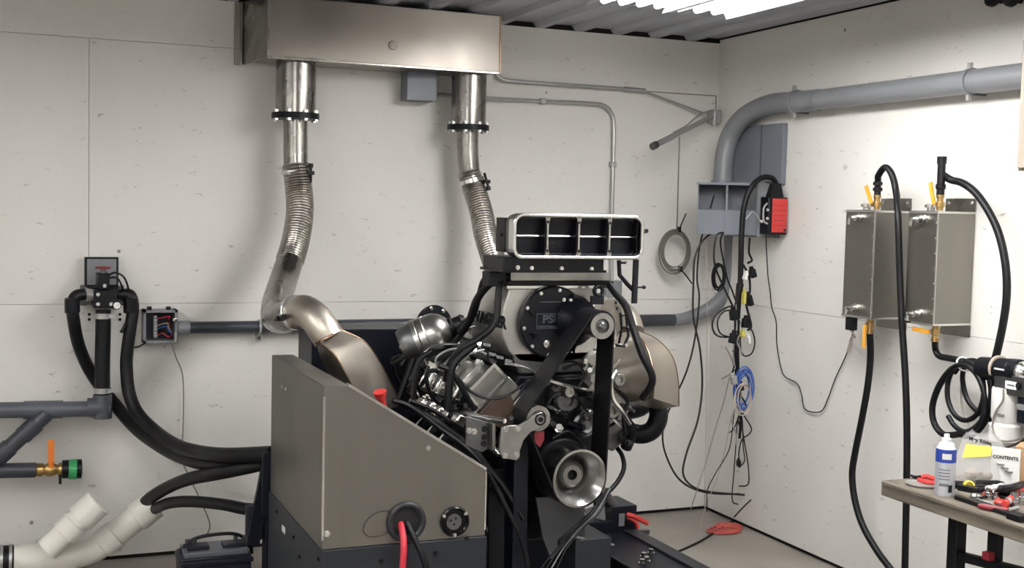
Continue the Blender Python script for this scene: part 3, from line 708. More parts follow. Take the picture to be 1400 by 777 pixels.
part('gasket', MB().bb(tx0-.002, tx1+.01, by0-.016, by0+.10, tz0+.004, tz1+.004), blk, E)
# front cover with lettering
fc = MB().lathe(bc+ey*-.001, (0, -1, 0), [(0, 0), (.134, 0), (.136, .004), (.136, .030), (.130, .036), (0, .036)], 48)
FC = part('front_cover', fc, blk_m, E, 'round black front cover')
for k in range(10):
    a = 2*PI*(k+.25)/10
    if k in (0, 9): continue
    bolt(FC, bc+V((math.cos(a)*.122, -.037, math.sin(a)*.122)), -ey, .005, .006)
fy = by0-.0375
lc = Y(751, 437, fy)
text('cover_logo', 'PSI', .040, lc, ex, ez, cover_l, FC, .002, sx=1.15, bold=.001)
text('cover_lettering', 'SUPERCHARGERS', .0135, Y(751, 448.5, fy), ex, ez, cover_l, FC, .002, bold=.0003)
part('cover_line', MB().box(Y(753, 413, fy), (.085, .003, .003)), alu_d, FC)
part('logo_frame', MB().ring([lc+V((a*.052, 0, c*.024-.002)) for a, c in ((-1, -1), (1, -1), (1, 1), (-1, 1))], [lc+V((a*.0495, 0, c*.0215-.002)) for a, c in ((-1, -1), (1, -1), (1, 1), (-1, 1))], (0, -.002, 0)), cover_l, FC)
for px, py in ((727, 428), (728, 458)):
    c = Y(px, py, fy); part('cover_boss', MB().prism([c+V((-.014, 0, .008)), c+V((.014, 0, .006)), c+V((.004, 0, -.012))], (0, -.012, 0)), blk_g, FC)
c = Y(747, 470, fy); part('sight_plug', MB().lathe(c, (0, -1, 0), [(.009, 0), (.015, 0), (.015, .01), (.009, .012)], 16), alu_b, FC)
# snout and drive pulley
sp = Y(823, 446, -2.06)
scn = V((sp.x, by0-.03, sp.z))
hull = circ(V((sp.x-.02, -1.87, sp.z)), ex, ez, .098, 16, -PI/2, PI/2*1.0, True)+[Y(786, 406, -1.87), Y(786, 482, -1.87)]
part('gear_housing', MB().prism([V((p.x, -1.86, p.z)) for p in hull], (0, .055, 0)), blk_m, E, 'black gear housing', .006)
part('snout', MB().lathe(V((sp.x, -1.86, sp.z)), (0, -1, 0), [(.085, 0), (.07, .03), (.05, .06), (.045, .11)], 28), blk_m, E, 'black snout')
ey_ = Y(818, 398, -1.875)
part('lifting_eye', MB().torus(ey_, ey, .017, .0075, 18, 8).bb(ey_.x-.03, ey_.x+.022, -1.88, -1.868, ey_.z-.05, ey_.z-.018), blk_m, E)
for px, py in ((803, 425), (811, 417), (828, 408), (841, 414), (842, 422), (771, 410), (780, 411)): bolt(E, Y(px, py, -1.862), -ey, .0055, .007)
for px, py in ((784, 429), (787, 440)): part('bearing_cap', MB().lathe(Y(px, py, -1.862), (0, -1, 0), [(0, 0), (.016, 0), (.014, .01), (0, .01)], 12), iron, E)
PW0, PW1 = -2.055, -1.93      # belt width
rb = .049
DP = part('drive_pulley', MB().lathe(V((sp.x, -1.95, sp.z)), (0, -1, 0), [(0, 0), (rb-.002, 0), (rb-.002, .105), (.0475, .107), (.0475, .112), (.046, .115), (.027, .115), (.023, .104), (0, .104)], 36), alu, E, 'silver drive pulley')
part('pulley_nut', MB().lathe(sp+ey*.006, (0, -1, 0), [(.022, 0), (.022, .004), (.014, .005), (.014, .012), (.009, .018), (0, .018)], 20), alu_d, DP)
# crank pulley: deep dish
cr = .106
CP = part('crank_pulley', MB().lathe(crk+ey*.13, (0, -1, 0), [(0, 0), (cr-.004, 0), (cr-.004, .12), (cr, .121), (cr, .130), (cr-.008, .132), (cr-.013, .128), (.052, .045), (.044, .041), (.042, .06), (.036, .066), (.019, .066), (.018, .02), (0, .02)], 48), alu_p, E, 'polished dished crank pulley')
part('pulley_bore', MB().lathe(crk+ey*.105, (0, -1, 0), [(0, 0), (.0175, 0), (.0175, .02), (0, .02)], 20), print_k, CP)
part('damper', MB().lathe(V((CX-.0, -1.92, cz)), (0, 1, 0), [(.03, 0), (.112, 0), (.118, .006), (.118, .07), (.10, .075), (0, .075)], 36), iron, E)
# idler on its bracket
ic = Y(737, 573, -2.06)
IP = part('idler_pulley', MB().lathe(V((ic.x, -1.955, ic.z)), (0, -1, 0), [(0, 0), (.043, 0), (.043, .09), (.0455, .092), (.0455, .1), (.03, .1), (.026, .094), (0, .094)], 32), alu, E, 'silver idler pulley')
part('idler_bearing', MB().lathe(ic+V((0, .004, 0)), (0, -1, 0), [(.022, 0), (.022, .016), (.016, .018), (.014, .012), (.009, .012), (.009, .022), (0, .022)], 20), iron, IP)
bp = PYc([(686, 585), (699, 582), (711, 582), (722, 575), (733, 566), (741, 564), (747, 571), (746, 580), (738, 587), (726, 591), (716, 602), (711, 616), (711, 626), (706, 630), (688, 627), (683, 618)], -2.072)
BK = part('idler_bracket', MB().prism(bp, (0, .014, 0)), alu, E, 'silver idler bracket plate', .002)
for px, py in ((691, 587), (708, 586), (690, 623), (706, 622)): bolt(BK, Y(px, py, -2.072), -ey, .008, .008)
part('bracket_channel', MB().prism(PYc([(638, 569), (671, 579), (671, 612), (659, 619), (636, 609)], -2.0), (0, .01, 0)).prism(PYc([(640, 568), (671, 578), (688, 579), (660, 570)], -2.0), (0, .1, 0)), alu_d, BK, None, .002)
part('channel_rib', MB().prism(PYc([(669, 578), (673, 578), (673, 613), (669, 614)], -2.01), (0, -.03, 0)), alu, BK)
for px, py in ((662, 587), (662, 598), (661, 607)):
    part('lightening_hole', MB().lathe(Y(px, py, -2.0), (0, -1, 0), [(0, 0), (.011, 0), (.011, .0015), (0, .0015)], 14), print_k, BK)
for px, py in ((641, 589), (648, 590), (675, 588), (675, 605)): bolt(BK, Y(px, py, -2.0), -ey, .008, .012)
part('spacer', MB().cyl(Y(671, 613, -2.0), Y(685, 622, -2.04), .012, n=12), alu_b, BK)
part('spacer', MB().cyl(Y(660, 571, -1.95), Y(690, 576, -2.05), .009, n=12), alu_b, BK)
part('warning_tag', MB().prism(PYc([(730, 592), (744, 590), (744, 602), (738, 612), (731, 604)], -2.0), (0, .004, 0)), dred, E, 'red tag under the idler')
# belt: hull of the three pulleys
def hullpts(cs):
    pts_ = [(c.x+r*math.cos(2*PI*k/64), c.z+r*math.sin(2*PI*k/64)) for c, r in cs for k in range(64)]
    pts_ = sorted(pts_); lo, up_ = [], []
    cr_ = lambda o, a, b_: (a[0]-o[0])*(b_[1]-o[1])-(a[1]-o[1])*(b_[0]-o[0])
    for p in pts_:
        while len(lo) > 1 and cr_(lo[-2], lo[-1], p) <= 0: lo.pop()
        lo.append(p)
    for p in reversed(pts_):
        while len(up_) > 1 and cr_(up_[-2], up_[-1], p) <= 0: up_.pop()
        up_.append(p)
    return lo[:-1]+up_[:-1]
inn = hullpts([(sp, rb), (crk, cr-.003), (ic, .044)])
mb = MB(); o_, i_ = [], []
n_ = len(inn)
for k in range(n_):
    a, b_, c = inn[k-1], inn[k], inn[(k+1) % n_]
    t = V((c[0]-a[0], 0, c[1]-a[1])).normalized(); nn = V((t.z, 0, -t.x))
    i_.append(V((b_[0], PW0, b_[1]))); o_.append(i_[-1]+nn*.006)
mb.ring(o_, i_, (0, PW1-PW0, 0))
part('drive_belt', mb, blk, E, 'wide black blower belt')
# small front accessories
def acc(name, px, py, y, r, ln, m, prof=None):
    c = Y(px, py, y)
    return part(name, MB().lathe(c, (0, -1, 0), prof or [(0, -ln), (r, -ln), (r, -.01), (r*.8, 0), (r*.5, 0), (r*.4, -.012), (0, -.012)], 20), m, E)
acc('water_pump', 776, 548, -1.90, .05, .08, alu_d)
acc('pump_boss', 779, 537, -1.93, .022, .05, alu)
acc('thermostat_housing', 768, 536, -1.88, .03, .06, alu)
acc('cam_gear_cover', 803, 583, -1.90, .045, .07, alu_d, [(0, -.07), (.05, -.07), (.05, -.02), (.04, -.012), (.034, -.018), (.026, -.004), (.018, -.012), (0, -.012)])
acc('sensor_housing', 838, 563, -1.93, .03, .06, alu)
acc('fuel_pump', 848, 520, -1.93, .026, .1, alu)
part('bracket', MB().prism(PYc([(828, 588), (850, 575), (852, 605), (838, 618), (828, 610)], -1.84), (0, .03, 0)), alu_d, E, None, .003)
part('bracket', MB().prism(PYc([(795, 520), (812, 500), (818, 512), (806, 530)], -1.88), (0, .03, 0)), alu_d, E, None, .003)
part('bracket', MB().prism(PYc([(800, 492), (815, 480), (824, 488), (812, 504)], -1.84), (0, .04, 0)), alu, E, None, .003)
part('cross_pipe', MB().tube(PY([(690, 497, -1.9), (716, 502, -1.92), (741, 515, -1.92)]), .005, 8, 5), alu_b, E)
part('cross_pipe', MB().tube(PY([(752, 521, -1.92), (772, 527, -1.92), (796, 532, -1.90), (812, 536, -1.88)]), .006, 8, 5), alu_b, E)
part('coolant_pipe', MB().tube(PY([(842, 508, -1.93), (836, 520, -1.95), (838, 545, -1.95), (850, 562, -1.95), (861, 580, -1.93)]), .008, 10, 5), alu_b, E)
part('tensioner_arm', MB().tube(PY([(697, 575, -1.93), (707, 566, -1.93), (716, 556, -1.93), (727, 535, -1.92), (737, 520, -1.92)]), .012, 8, 5), alu_d, E)
for px, py, y in ((664, 470, -1.86), (672, 483, -1.86), (682, 487, -1.87), (694, 492, -1.88), (653, 468, -1.8), (645, 476, -1.8)):
    c = Y(px, py, y); part('line_fitting', MB().cyl(c-V((.014, 0, .006)), c+V((.014, 0, -.012)), .012, n=6), alu_b if px % 2 else blk_m, E)
# front clutter: hose fittings, studs and sensors on the timing cover
random.seed(11)
for i in range(34):
    px = random.uniform(742, 856); py = random.uniform(492, 622)
    if 812 < px < 842 or (px < 775 and py < 515): continue
    c = Y(px, py, -1.845-random.uniform(0, .03)); d = V((random.uniform(-.7, .7), -1, random.uniform(-.5, .5))).normalized()
    r = random.uniform(.006, .016)
    part('fitting', MB().cyl(c+d*-.01, c+d*.03, r*1.2, n=6).cyl(c+d*.03, c+d*.055, r*.8, n=10), random.choice([alu, alu_d, iron, blk_m, alu_b]), E)
for l, r in (([(745, 560), (760, 540), (790, 545), (800, 560)], .006), ([(755, 600), (775, 590), (790, 600), (800, 615)], .007), ([(846, 535), (858, 548), (852, 570), (856, 595)], .007), ([(770, 505), (790, 498), (800, 512), (790, 530)], .006), ([(750, 515), (760, 500), (778, 494), (800, 500)], .005)):
    part('small_hose', MB().tube(PYc(l, -1.9), r, 8, 6), blk, E)
# valley and left side clutter
for l, y, r, m_ in (([(560, 520), (575, 500), (600, 490), (622, 480)], -1.5, .012, blk), ([(548, 500), (565, 480), (590, 478), (612, 492)], -1.4, .008, blk), ([(545, 545), (560, 505), (566, 488)], -1.45, .014, blk), ([(565, 566), (566, 530), (572, 495), (590, 480)], -1.6, .011, blk),
                    ([(626, 515), (640, 533), (665, 545), (692, 542), (716, 525)], -1.92, .005, blk), ([(600, 500), (618, 510), (640, 545), (648, 560)], -1.85, .010, blk), ([(612, 560), (615, 520), (622, 495), (650, 470)], -1.85, .016, blk),
                    ([(626, 500), (636, 480), (655, 470), (668, 476)], -1.7, .006, blk), ([(600, 478), (616, 468), (633, 452), (650, 446)], -1.45, .005, alu_b), ([(618, 505), (640, 485), (662, 478)], -1.75, .005, galv), ([(560, 548), (590, 560), (620, 580), (636, 590)], -1.88, .008, blk), ([(536, 497), (556, 488), (580, 480), (600, 486)], -1.3, .01, iron)):
    part('wiring_loom', MB().tube(PYc(l, y), r, 8, 6), m_, E)
e45 = M.Rotation(math.radians(-42), 3, 'Y')
for px, py, y, w, h in ((579, 517, -1.50, .035, .075), (590, 522, -1.56, .055, .075), (604, 527, -1.63, .060, .08), (626, 534, -1.74, .035, .075), (580, 553, -1.60, .05, .045), (591, 558, -1.66, .05, .045), (602, 565, -1.72, .05, .045), (628, 575, -1.80, .045, .05)):
    c = Y(px, py, y)
    bl_ = part('port_block', MB().box(c, (w, .06, h), M.Rotation(math.radians(28), 3, 'Y')), alu_b, E, 'bright port block', .008)
random.seed(5)
for i in range(30):
    t = random.random(); px = 560+85*t+random.uniform(-10, 10); py = 500+62*t+random.uniform(-22, 26)
    c = Y(px, py, -1.35-.42*t); d = V((-.8, -.6, random.uniform(-.2, .6))).normalized(); r = random.uniform(.007, .016)
    part('fitting', MB().cyl(c-d*.012, c+d*.02, r*1.25, n=6).cyl(c+d*.02, c+d*.045, r*.8, n=10), random.choice([alu_b, alu, iron, blk_m, iron]), E)
# lettering on the left side of the supercharger
xs_ = bx-.2165
p0, p1 = X(646, 432, xs_), X(690, 442, xs_)
m0 = (p0+p1)/2
text('case_lettering', 'WAGLER', .062, V((xs_, m0.y, m0.z)), -ey, ez, print_k, E, .0015, sx=abs(p1.y-p0.y)/.235, bold=.0022)

# scoop
sy = -1.985
p, q = Y(703, 292, sy), Y(880, 354, sy)
scx, scz, sw, sh = (p.x+q.x)/2, (p.z+q.z)/2, q.x-p.x, p.z-q.z
scz = (Y(790, 293, sy).z+Y(790, 355, sy).z)/2; sh = Y(790, 293, sy).z-Y(790, 355, sy).z
def rr_(f, w, h, y, r): return rrect(scx, scz, w, h, r, y)
SC = part('scoop_frame', MB().ring(rrect(scx, scz, sw, sh, .036, sy), rrect(scx, scz, sw-.024, sh-.026, .028, sy), (0, .05, 0)), alu_b, E, 'polished scoop frame', .004)
part('scoop_body', MB().ring(rrect(scx, scz, sw-.008, sh-.008, .032, sy+.045), rrect(scx, scz, sw-.038, sh-.038, .022, sy+.045), (0, .035, 0)), alu_d, E, 'scoop body')
part('scoop_plenum', MB().loft([rrect(scx, scz, sw-.03, sh-.03, .02, sy+.105), rrect(scx, scz, sw-.05, sh-.045, .02, sy+.20)]), blk_m, E, 'black plenum behind the scoop', .003)
part('throat_back', MB().loft([rrect(scx, scz, sw-.03, sh-.03, .02, sy+.079), rrect(scx, scz, sw-.03, sh-.03, .02, sy+.103)]), blk_m, SC)
iw = sw-.026
for k in range(4):
    cxk = scx-iw/2+iw*(k+.5)/4
    if k:
        xk = scx-iw/2+iw*k/4
        dv = part('divider', MB().loft([[V((xk+a, sy+yo, scz+z_)) for a, yo in ((-hw, .012), (hw, .012), (hw, .078), (-hw, .078))] for hw, z_ in ((.010, -sh/2+.012), (.0035, -sh/2+.04), (.0035, sh/2-.04), (.010, sh/2-.012))]), alu, SC)
        for z_ in (-sh/2+.03, sh/2-.03): bolt(dv, V((xk, sy+.012, scz+z_)), -ey, .004, .003, steel_k, 'screw')
    ow, oh = iw/4-.008, sh-.028
    part('opening_liner', MB().ring(rrect(cxk, scz, ow, oh, .012, sy+.02), rrect(cxk, scz, ow-.008, oh-.008, .01, sy+.02), (0, .056, 0)), blk_m, SC)
    tb = part('throttle_blade', MB().prism([V((cxk-ow/2+.004, sy+.05, scz+oh/2-.004)), V((cxk-ow/2+.004, sy+.072, scz-oh/2+.004)), V((cxk+ow/2-.004, sy+.072, scz-oh/2+.004)), V((cxk+ow/2-.004, sy+.05, scz+oh/2-.004))], (0, .004, 0)), blk_m, SC, 'dark throttle blade')
    part('throttle_shaft', MB().cyl((cxk-ow/2, sy+.052, scz), (cxk+ow/2, sy+.052, scz), .005, n=10), alu_b, tb)
lx = p.x
part('end_plate', pbox(690, 298, 702, 345, sy+.11, sy+.2), steel_k, E, 'dark scoop end plate', .003)
part('end_shaft', MB().cyl(Y(684, 321, sy+.14), Y(700, 321, sy+.14), .006, n=8), steel_k, E)
part('shaft_knob', MB().cyl(Y(880, 317, sy+.06), Y(884, 316, sy+.03), .008, n=10), steel_k, E)
part('scoop_base', MB().loft([[V((a, y, z_)) for a in (Y(688, 360, sy+.06).x, Y(826, 360, sy+.06).x) for y in ((sy+.06, sy+.26) if a < CX else (sy+.26, sy+.06))] for z_ in (Y(760, 371, sy+.06).z, Y(760, 352, sy+.06).z)]), blk_m, E, 'black scoop base', .004)
part('base_flange', MB().bb(Y(688, 372, sy+.05).x, Y(829, 372, sy+.05).x, sy+.05, sy+.28, Y(760, 373, sy+.05).z, Y(760, 369.5, sy+.05).z), blk_g, E)
for px, py in ((708, 366), (727, 367), (768, 367.5), (809, 368)): bolt(E, Y(px, py, sy+.058), -ey, .006, .004)
# throttle linkage on the right
part('linkage_arm', MB().bar(Y(869.5, 355, sy+.02), Y(867, 415, sy+.02), .019, .012, (0, 1, 0)), blk_m, E)
part('linkage_arm', MB().tube(PYc([(846, 356), (847, 376), (857, 388), (866, 397)], sy+.03), .0085, 8, 1), blk_m, E)
part('linkage_pin', MB().cyl(Y(871, 393, sy+.02), Y(880, 393, sy+.02), .0035, n=8).cyl(Y(879, 393, sy+.02), Y(882, 392.6, sy+.02), .007, n=8), steel_k, E)
for px in (850, 854): bolt(E, Y(px, 358, sy+.02), -ez, .006, .008, steel_k)
# vapour hoses on the supercharger
part('breather_hose', MB().tube(PY([(690, 374, -1.72), (675, 375, -1.75), (662, 383, -1.72), (655, 405, -1.65), (648, 428, -1.6), (636, 450, -1.55), (620, 470, -1.5)]), .012, 10, 6), blk, E)
part('breather_hose', MB().tube(PY([(695, 380, -1.79), (683, 382, -1.8), (668, 390, -1.75), (652, 410, -1.68), (642, 438, -1.62), (630, 455, -1.55)]), .015, 10, 6), blk, E)
part('breather_hose', MB().tube(PY([(690, 378, -1.8), (683, 392, -1.83), (681, 412, -1.84), (679, 432, -1.85), (670, 450, -1.86), (652, 464, -1.86), (630, 478, -1.84), (614, 500, -1.8), (610, 520, -1.76)]), .013, 10, 6), blk, E)
part('hose_manifold', pbox(668, 372, 692, 392, -1.83, -1.76), blk_m, E, None, .004)
part('breather_hose', MB().tube(PY([(833, 390, -1.83), (842, 402, -1.87), (856, 420, -1.9), (866, 450, -1.94), (878, 485, -2.0), (891, 512, -2.02), (890, 528, -2.01), (878, 545, -1.97)]), .014, 10, 6), blk, E)
part('linkage_frame', MB().tube(PYc([(850, 432), (856, 430), (859, 460), (853, 474), (842, 472)], -1.86), .006, 8, 1).tube(PYc([(850, 448), (858, 448)], -1.86), .005, 8, 1).tube(PYc([(848, 428), (850, 450), (846, 470)], -1.86), .005, 8, 1), steel_k, E)
for px, py in ((852, 418), (855, 427), (860, 446), (861, 464), (856, 472)): bolt(E, Y(px, py, -1.865), -ey, .005, .006)
# U pipe on the right, crossing under the collector
part('exhaust_u_pipe', MB().tube(PY([(840, 574, -1.60), (856, 588, -1.66), (876, 594, -1.7), (892, 588, -1.72), (900, 572, -1.72), (899, 556, -1.70), (893, 538, -1.64)]), .038, 20, 6), iron, E, 'dark U shaped exhaust pipe')
part('exhaust_u_pipe', MB().tube(PY([(846, 562, -1.55), (862, 560, -1.55), (876, 556, -1.55), (884, 545, -1.55)]), .04, 18, 6), iron, E)
part('front_hose', MB().tube(PY([(838, 606, -1.80), (850, 622, -1.84), (853, 640, -1.88), (845, 658, -1.9), (830, 675, -1.92), (815, 690, -1.95)]), .009, 10, 6), blk, E)
for j, (dx, m_) in enumerate(((0, blk), (4, alu_d), (8, blk), (-4, blk))):
    part('wiring_loom', MB().tube(PY([(832+dx/2, 668, -1.96), (812+dx, 700, -2.0), (790+dx, 722, -2.02), (768+dx, 748, -2.03), (752+dx*1.6, 770, -2.04), (735+dx*2, 800, -2.04)]), .003, 8, 5), m_, E)
part('wiring_loom', MB().tube(PY([(764, 745, -2.0), (766, 738, -2.02), (785, 722, -2.02), (800, 707, -2.0)]), .006, 8, 5), blk, E)
part('wiring_loom', MB().tube(PY([(537, 548, -1.9), (560, 556, -1.9), (600, 585, -1.95), (640, 615, -2.0), (668, 648, -2.02), (690, 690, -2.02), (712, 735, -2.02), (722, 775, -2.02)]), .009, 8, 6), blk, E)
part('wiring_loom', MB().tube(PY([(545, 552, -1.7), (590, 572, -1.75), (640, 608, -1.85), (660, 630, -1.9), (690, 668, -1.95), (716, 710, -1.98)]), .012, 8, 6), blk, E)

# metal canister behind the left bank
ca, cb = Y(550, 477, -1.38), Y(636, 441, -1.46)
d = (cb-ca).normalized(); ln = (cb-ca).length
CN = thing('metal_canister', Y(592, 490, -1.40), 'grey metal canister with domed end and black cap behind the engine', 'canister')
R1 = .090
part('canister_base', MB().lathe(ca, d, [(0, 0), (.07, 0), (.084, .025), (.087, .062), (.08, .066), (0, .066)], 28), alu_d, CN)
part('clamp_ring', MB().lathe(ca+d*.062, d, [(.088, 0), (.092, 0), (.092, .016), (.088, .02)], 28), alu, CN)
part('canister_body', MB().lathe(ca+d*.084, d, [(0, 0), (.09, 0), (R1, .012), (R1, .024), (.086, .028), (.088, .05), (.084, .075), (.07, .10), (.045, .12), (.036, .124), (0, .124)], 32), alu, CN)
part('black_cap', MB().lathe(ca+d*.196, d, [(.038, 0), (.044, .008), (.044, .02), (.036, .026), (.036, .055), (.04, .06), (.03, .075), (0, .078)], 14), blk, CN, 'black rubber cap')
fc_ = Y(592, 450, -1.14); fd = V((.35, -.9, .1)).normalized()
fl = part('end_flange', MB().lathe(fc_, fd, [(.0, 0), (.098, 0), (.10, .006), (.10, .014), (.0, .016)], 32), iron, CN)
u_, w_, _ = basis(fd)
for k in range(8): bolt(fl, fc_+fd*.015+(u_*math.cos(k*PI/4+.2)+w_*math.sin(k*PI/4+.2))*.088, fd, .006, .006)
part('mounting_bracket', MB().bar(Y(560, 484, -1.3), Y(578, 478, -1.3), .03, .01).bar(Y(578, 478, -1.3), Y(584, 487, -1.32), .03, .01).bar(Y(560, 484, -1.3), Y(535, 497, -1.3), .02, .01), alu_d, CN)
# ================================================================== conduits and boom in the corner
jb = thing('junction_box', Y(572, 138, -.05), 'small closed grey junction box under the exhaust hood', 'electrical box')
a0, a1 = Y(557, 136, -.12), Y(597, 98, -.12)
part('enclosure', MB().bb(a0.x, a1.x, -.115, -.002, a0.z, a1.z), box_g, jb, bevel=.003)
part('cover', MB().bb(a0.x-.002, a1.x+.002, -.121, -.115, a0.z-.002, a1.z+.002), box_g, jb, bevel=.002)
cy = -.025
C1 = thing('steel_conduit', Y(780, 115, cy), 'upper thin steel conduit from the hood end toward the corner', 'conduit')
part('conduit_pipe', MB().tube(PYc([(678, 97), (680, 103), (686, 108), (700, 111), (760, 115.5), (845, 121.5), (882, 124.5)], cy), .011, 10, 5), galv, C1)
part('end_coupling', MB().cyl(Y(853, 122, cy), Y(882, 124.5, cy), .0145, n=12), galv, C1)
C2 = thing('steel_conduit', Y(750, 140, cy), 'lower thin steel conduit bending down the wall behind the scoop', 'conduit')
part('conduit_pipe', MB().tube(PYc([(598, 129), (660, 134.5), (740, 138.5), (808, 142), (826, 145), (836, 155), (839, 172), (838, 230), (836.5, 290), (836, 385)], cy), .0115, 10, 6), galv, C2)
part('conduit_box', pbox(829, 384, 851, 408, -.05, -.002), pvc_l, C2, None, .003)
for px, py in ((742, 138.5), (838, 225)): c = Y(px, py, cy); part('strap', MB().box(c+V((0, .005, 0)), (.03, .04, .03)), galv, C2, None, .004)
BM = thing('wall_boom', Y(976, 160, -.03), 'slim steel swing arm bracketed to the back wall near the corner', 'bracket')
part('wall_bracket', MB().box(Y(976, 160, -.03), (.06, .06, .07)).cyl(Y(978, 150, -.07), Y(976, 172, -.07), .014, n=10), galv, BM, None, .004)
tip, hin = Y(893, 200, -.34), Y(972, 160, -.07)
part('arm', MB().cyl(hin, tip, .013, n=12), galv, BM)
dd = (tip-hin).normalized()
part('arm_sleeve', MB().cyl(tip-dd*.20, tip-dd*.01, .0165, n=12), galv, BM)
part('end_socket', MB().cyl(tip-dd*.03, tip+dd*.006, .02, n=12), alu_d, BM)
part('stay_rod', MB().cyl(Y(883, 126, cy), Y(968, 157, -.07), .006, n=8), galv, BM)
part('arm_cable', MB().tube([tip-dd*.2+ez*.02]+PY([(938, 172, -.2), (950, 162, -.12), (962, 154, -.08), (975, 150, -.08)]), .004, 6, 5), galv, BM)
hose('guy_wire', PYc([(884, 125), (930, 128), (979, 131)], -.012), .0022, wire_g, 'thin taut wire from the upper conduit end to the room corner', 'wire')
hose('corner_wire', PYc([(979, 131), (979, 142), (978, 150)], -.012), .003, wire_g, 'short wire dropping to the swing arm bracket in the corner', 'wire')
hose('hanging_cord', PY([(929, 187, -.2), (928, 220, -.2), (927, 260, -.19), (926, 300, -.16), (925, 316, -.13)]), .0035, coil_g, 'thin cord hanging from the swing arm down to the rope coil', 'cord')
RC = thing('rope_coil', Y(923, 342, -.03), 'grey wire rope coil hung on the back wall', 'coil')
mb = MB()
cc = Y(923, 341, -.1)
random.seed(3)
for k in range(9):
    r = .082+.028*k/8
    mb.torus(cc+V((random.uniform(-.008, .008), -.012*random.random(), random.uniform(-.012, .004)-.002*k)), ey, r, .0035, 40, 6, .9, 1.12, uv=(ex, ez))
part('rope_loops', mb, coil_g, RC)
part('rope_end', MB().tube(PYc([(927, 318), (932, 306), (938, 292)], -.1), .004, 6, 3), blk, RC)
part('rope_end', MB().tube(PYc([(930, 368), (938, 377), (946, 388)], -.1), .004, 6, 3), blk, RC)
for px, py in ((928, 314), (930, 368)): part('tie', MB().box(Y(px, py, -.1), (.014, .03, .03)), blk, RC)

# ================================================================== grey duct on the right wall
dx = -.075
DU = thing('wall_duct', X(1150, 135, 0), 'large light grey plastic pipe along the right wall turning down in the corner', 'pipe')
straight = PXc([(1500, 91.5), (1395, 104.5), (1250, 121), (1120, 136.5)], dx)
part('duct_pipe', MB().cyl(straight[0], straight[-1], .049, n=28), pvc_l, DU)
el = [straight[-1]]+PXc([(1090, 139.5)], dx)+[X(1052, 143, dx), X(1020, 158, dx), X(1001, 180, dx-.01), X(992, 206, dx-.03), X(989, 230, dx-.045), X(988, 256, dx-.05)]
part('duct_elbow', MB().tube(el, .052, 28, 6), pvc_l, DU)
def strap(px, py, r):
    c = X(px, py, dx)
    s = part('pipe_strap', MB().lathe(c-ey*.01, ey, [(r, 0), (r+.006, 0), (r+.006, .02), (r, .02)], 28).bb(dx, -.001, c.y-.01, c.y+.01, c.z+r-.004, c.z+r+.004).bb(dx, -.001, c.y-.01, c.y+.01, c.z-r-.004, c.z-r+.004), pvc_l, DU)
    for sg in (-1, 1): part('strap_hook', MB().box(c+V((-.01, 0, sg*(r+.012))), (.016, .016, .03)), galv, s)
strap(1088, 139.5, .053); strap(1328, 112, .05)
part('coupling', MB().cyl(X(1345, 110.3, dx), X(1500, 91.5, dx), .051, n=28), pvc_l, DU)

WP = thing('back_panel', X(1040, 240, 0), 'blue grey sheet panel on the right wall behind the pipe elbow', 'panel')
q0, q1 = X(1010, 250, -.03), X(1071, 168, -.03)
part('panel_sheet', MB().bb(-.03, -.001, q1.y, X(1000, 200, -.03).y, X(1071, 252, -.03).z, q1.z), box_g, WP, None, .003)
ym = X(1041, 200, -.03).y
part('fold_seam', MB().bb(-.036, -.03, ym-.004, ym+.004, X(1041, 250, -.03).z, q1.z), box_gd, WP)

# cable trough box set across the corner
PL = Y(953, 290, -.43)
ud = V((math.cos(math.radians(31)), -math.sin(math.radians(31)), 0)); bd = V((-ud.y, ud.x, 0))      # along the face, into the corner
def face_u(px):            # distance along the face at a pixel column
    d = ray(px, 290); a = (PL-EYE); m = d.x*ud.y-d.y*ud.x
    t = (a.x*ud.y-a.y*ud.x)/m; return (EYE+d*t-PL).dot(ud)
w1, w2 = face_u(993), face_u(1036)
gz0 = Y(953, 320, -.43).z; gz1 = Y(953, 251, -.43).z
GB = thing('cable_trough', PL+ud*w2/2+V((0, 0, gz0-PL.z)), 'blue grey open cable box with two compartments set across the corner', 'box')
def slab(u0, u1, b0, b1, z0, z1):
    o = V((PL.x, PL.y, 0))
    return MB().prism([o+ud*u0+bd*b0+ez*z0, o+ud*u1+bd*b0+ez*z0, o+ud*u1+bd*b1+ez*z0, o+ud*u0+bd*b1+ez*z0], (0, 0, z1-z0))
DB = .13
part('back_sheet', slab(0, w2, DB, DB+.004, gz0, gz1), box_gd, GB)
part('left_wall', slab(0, .006, 0, DB, gz0, gz1), box_g, GB)
part('divider', slab(w1-.005, w1+.005, 0, DB, gz0, gz1), box_g, GB)
part('right_wall', slab(w2-.006, w2, 0, DB, gz0, gz1), box_g, GB)
part('bottom_sheet', slab(0, w2, .0, DB, gz0, gz0+.005), box_g, GB)
part('top_sheet', slab(0, w2, 0, DB, gz1-.005, gz1), box_g, GB)
gm = (gz0+gz1)/2
part('mid_rail', slab(.006, w1-.005, DB-.03, DB, gm-.003, gm+.003), box_gd, GB)
part('mid_rail', slab(w1+.005, w2-.006, DB-.03, DB, gm-.003, gm+.003), box_gd, GB)
for a, b_ in ((0, w1), (w1, w2)): part('front_plate', slab(a+.004, b_-.004, .012, .016, gz0, gm-.004), box_g, GB, 'lower cover plate')
part('rim', slab(-.006, w2+.006, -.006, .004, gz1-.004, gz1+.007), box_g, GB)
w3 = face_u(1068)
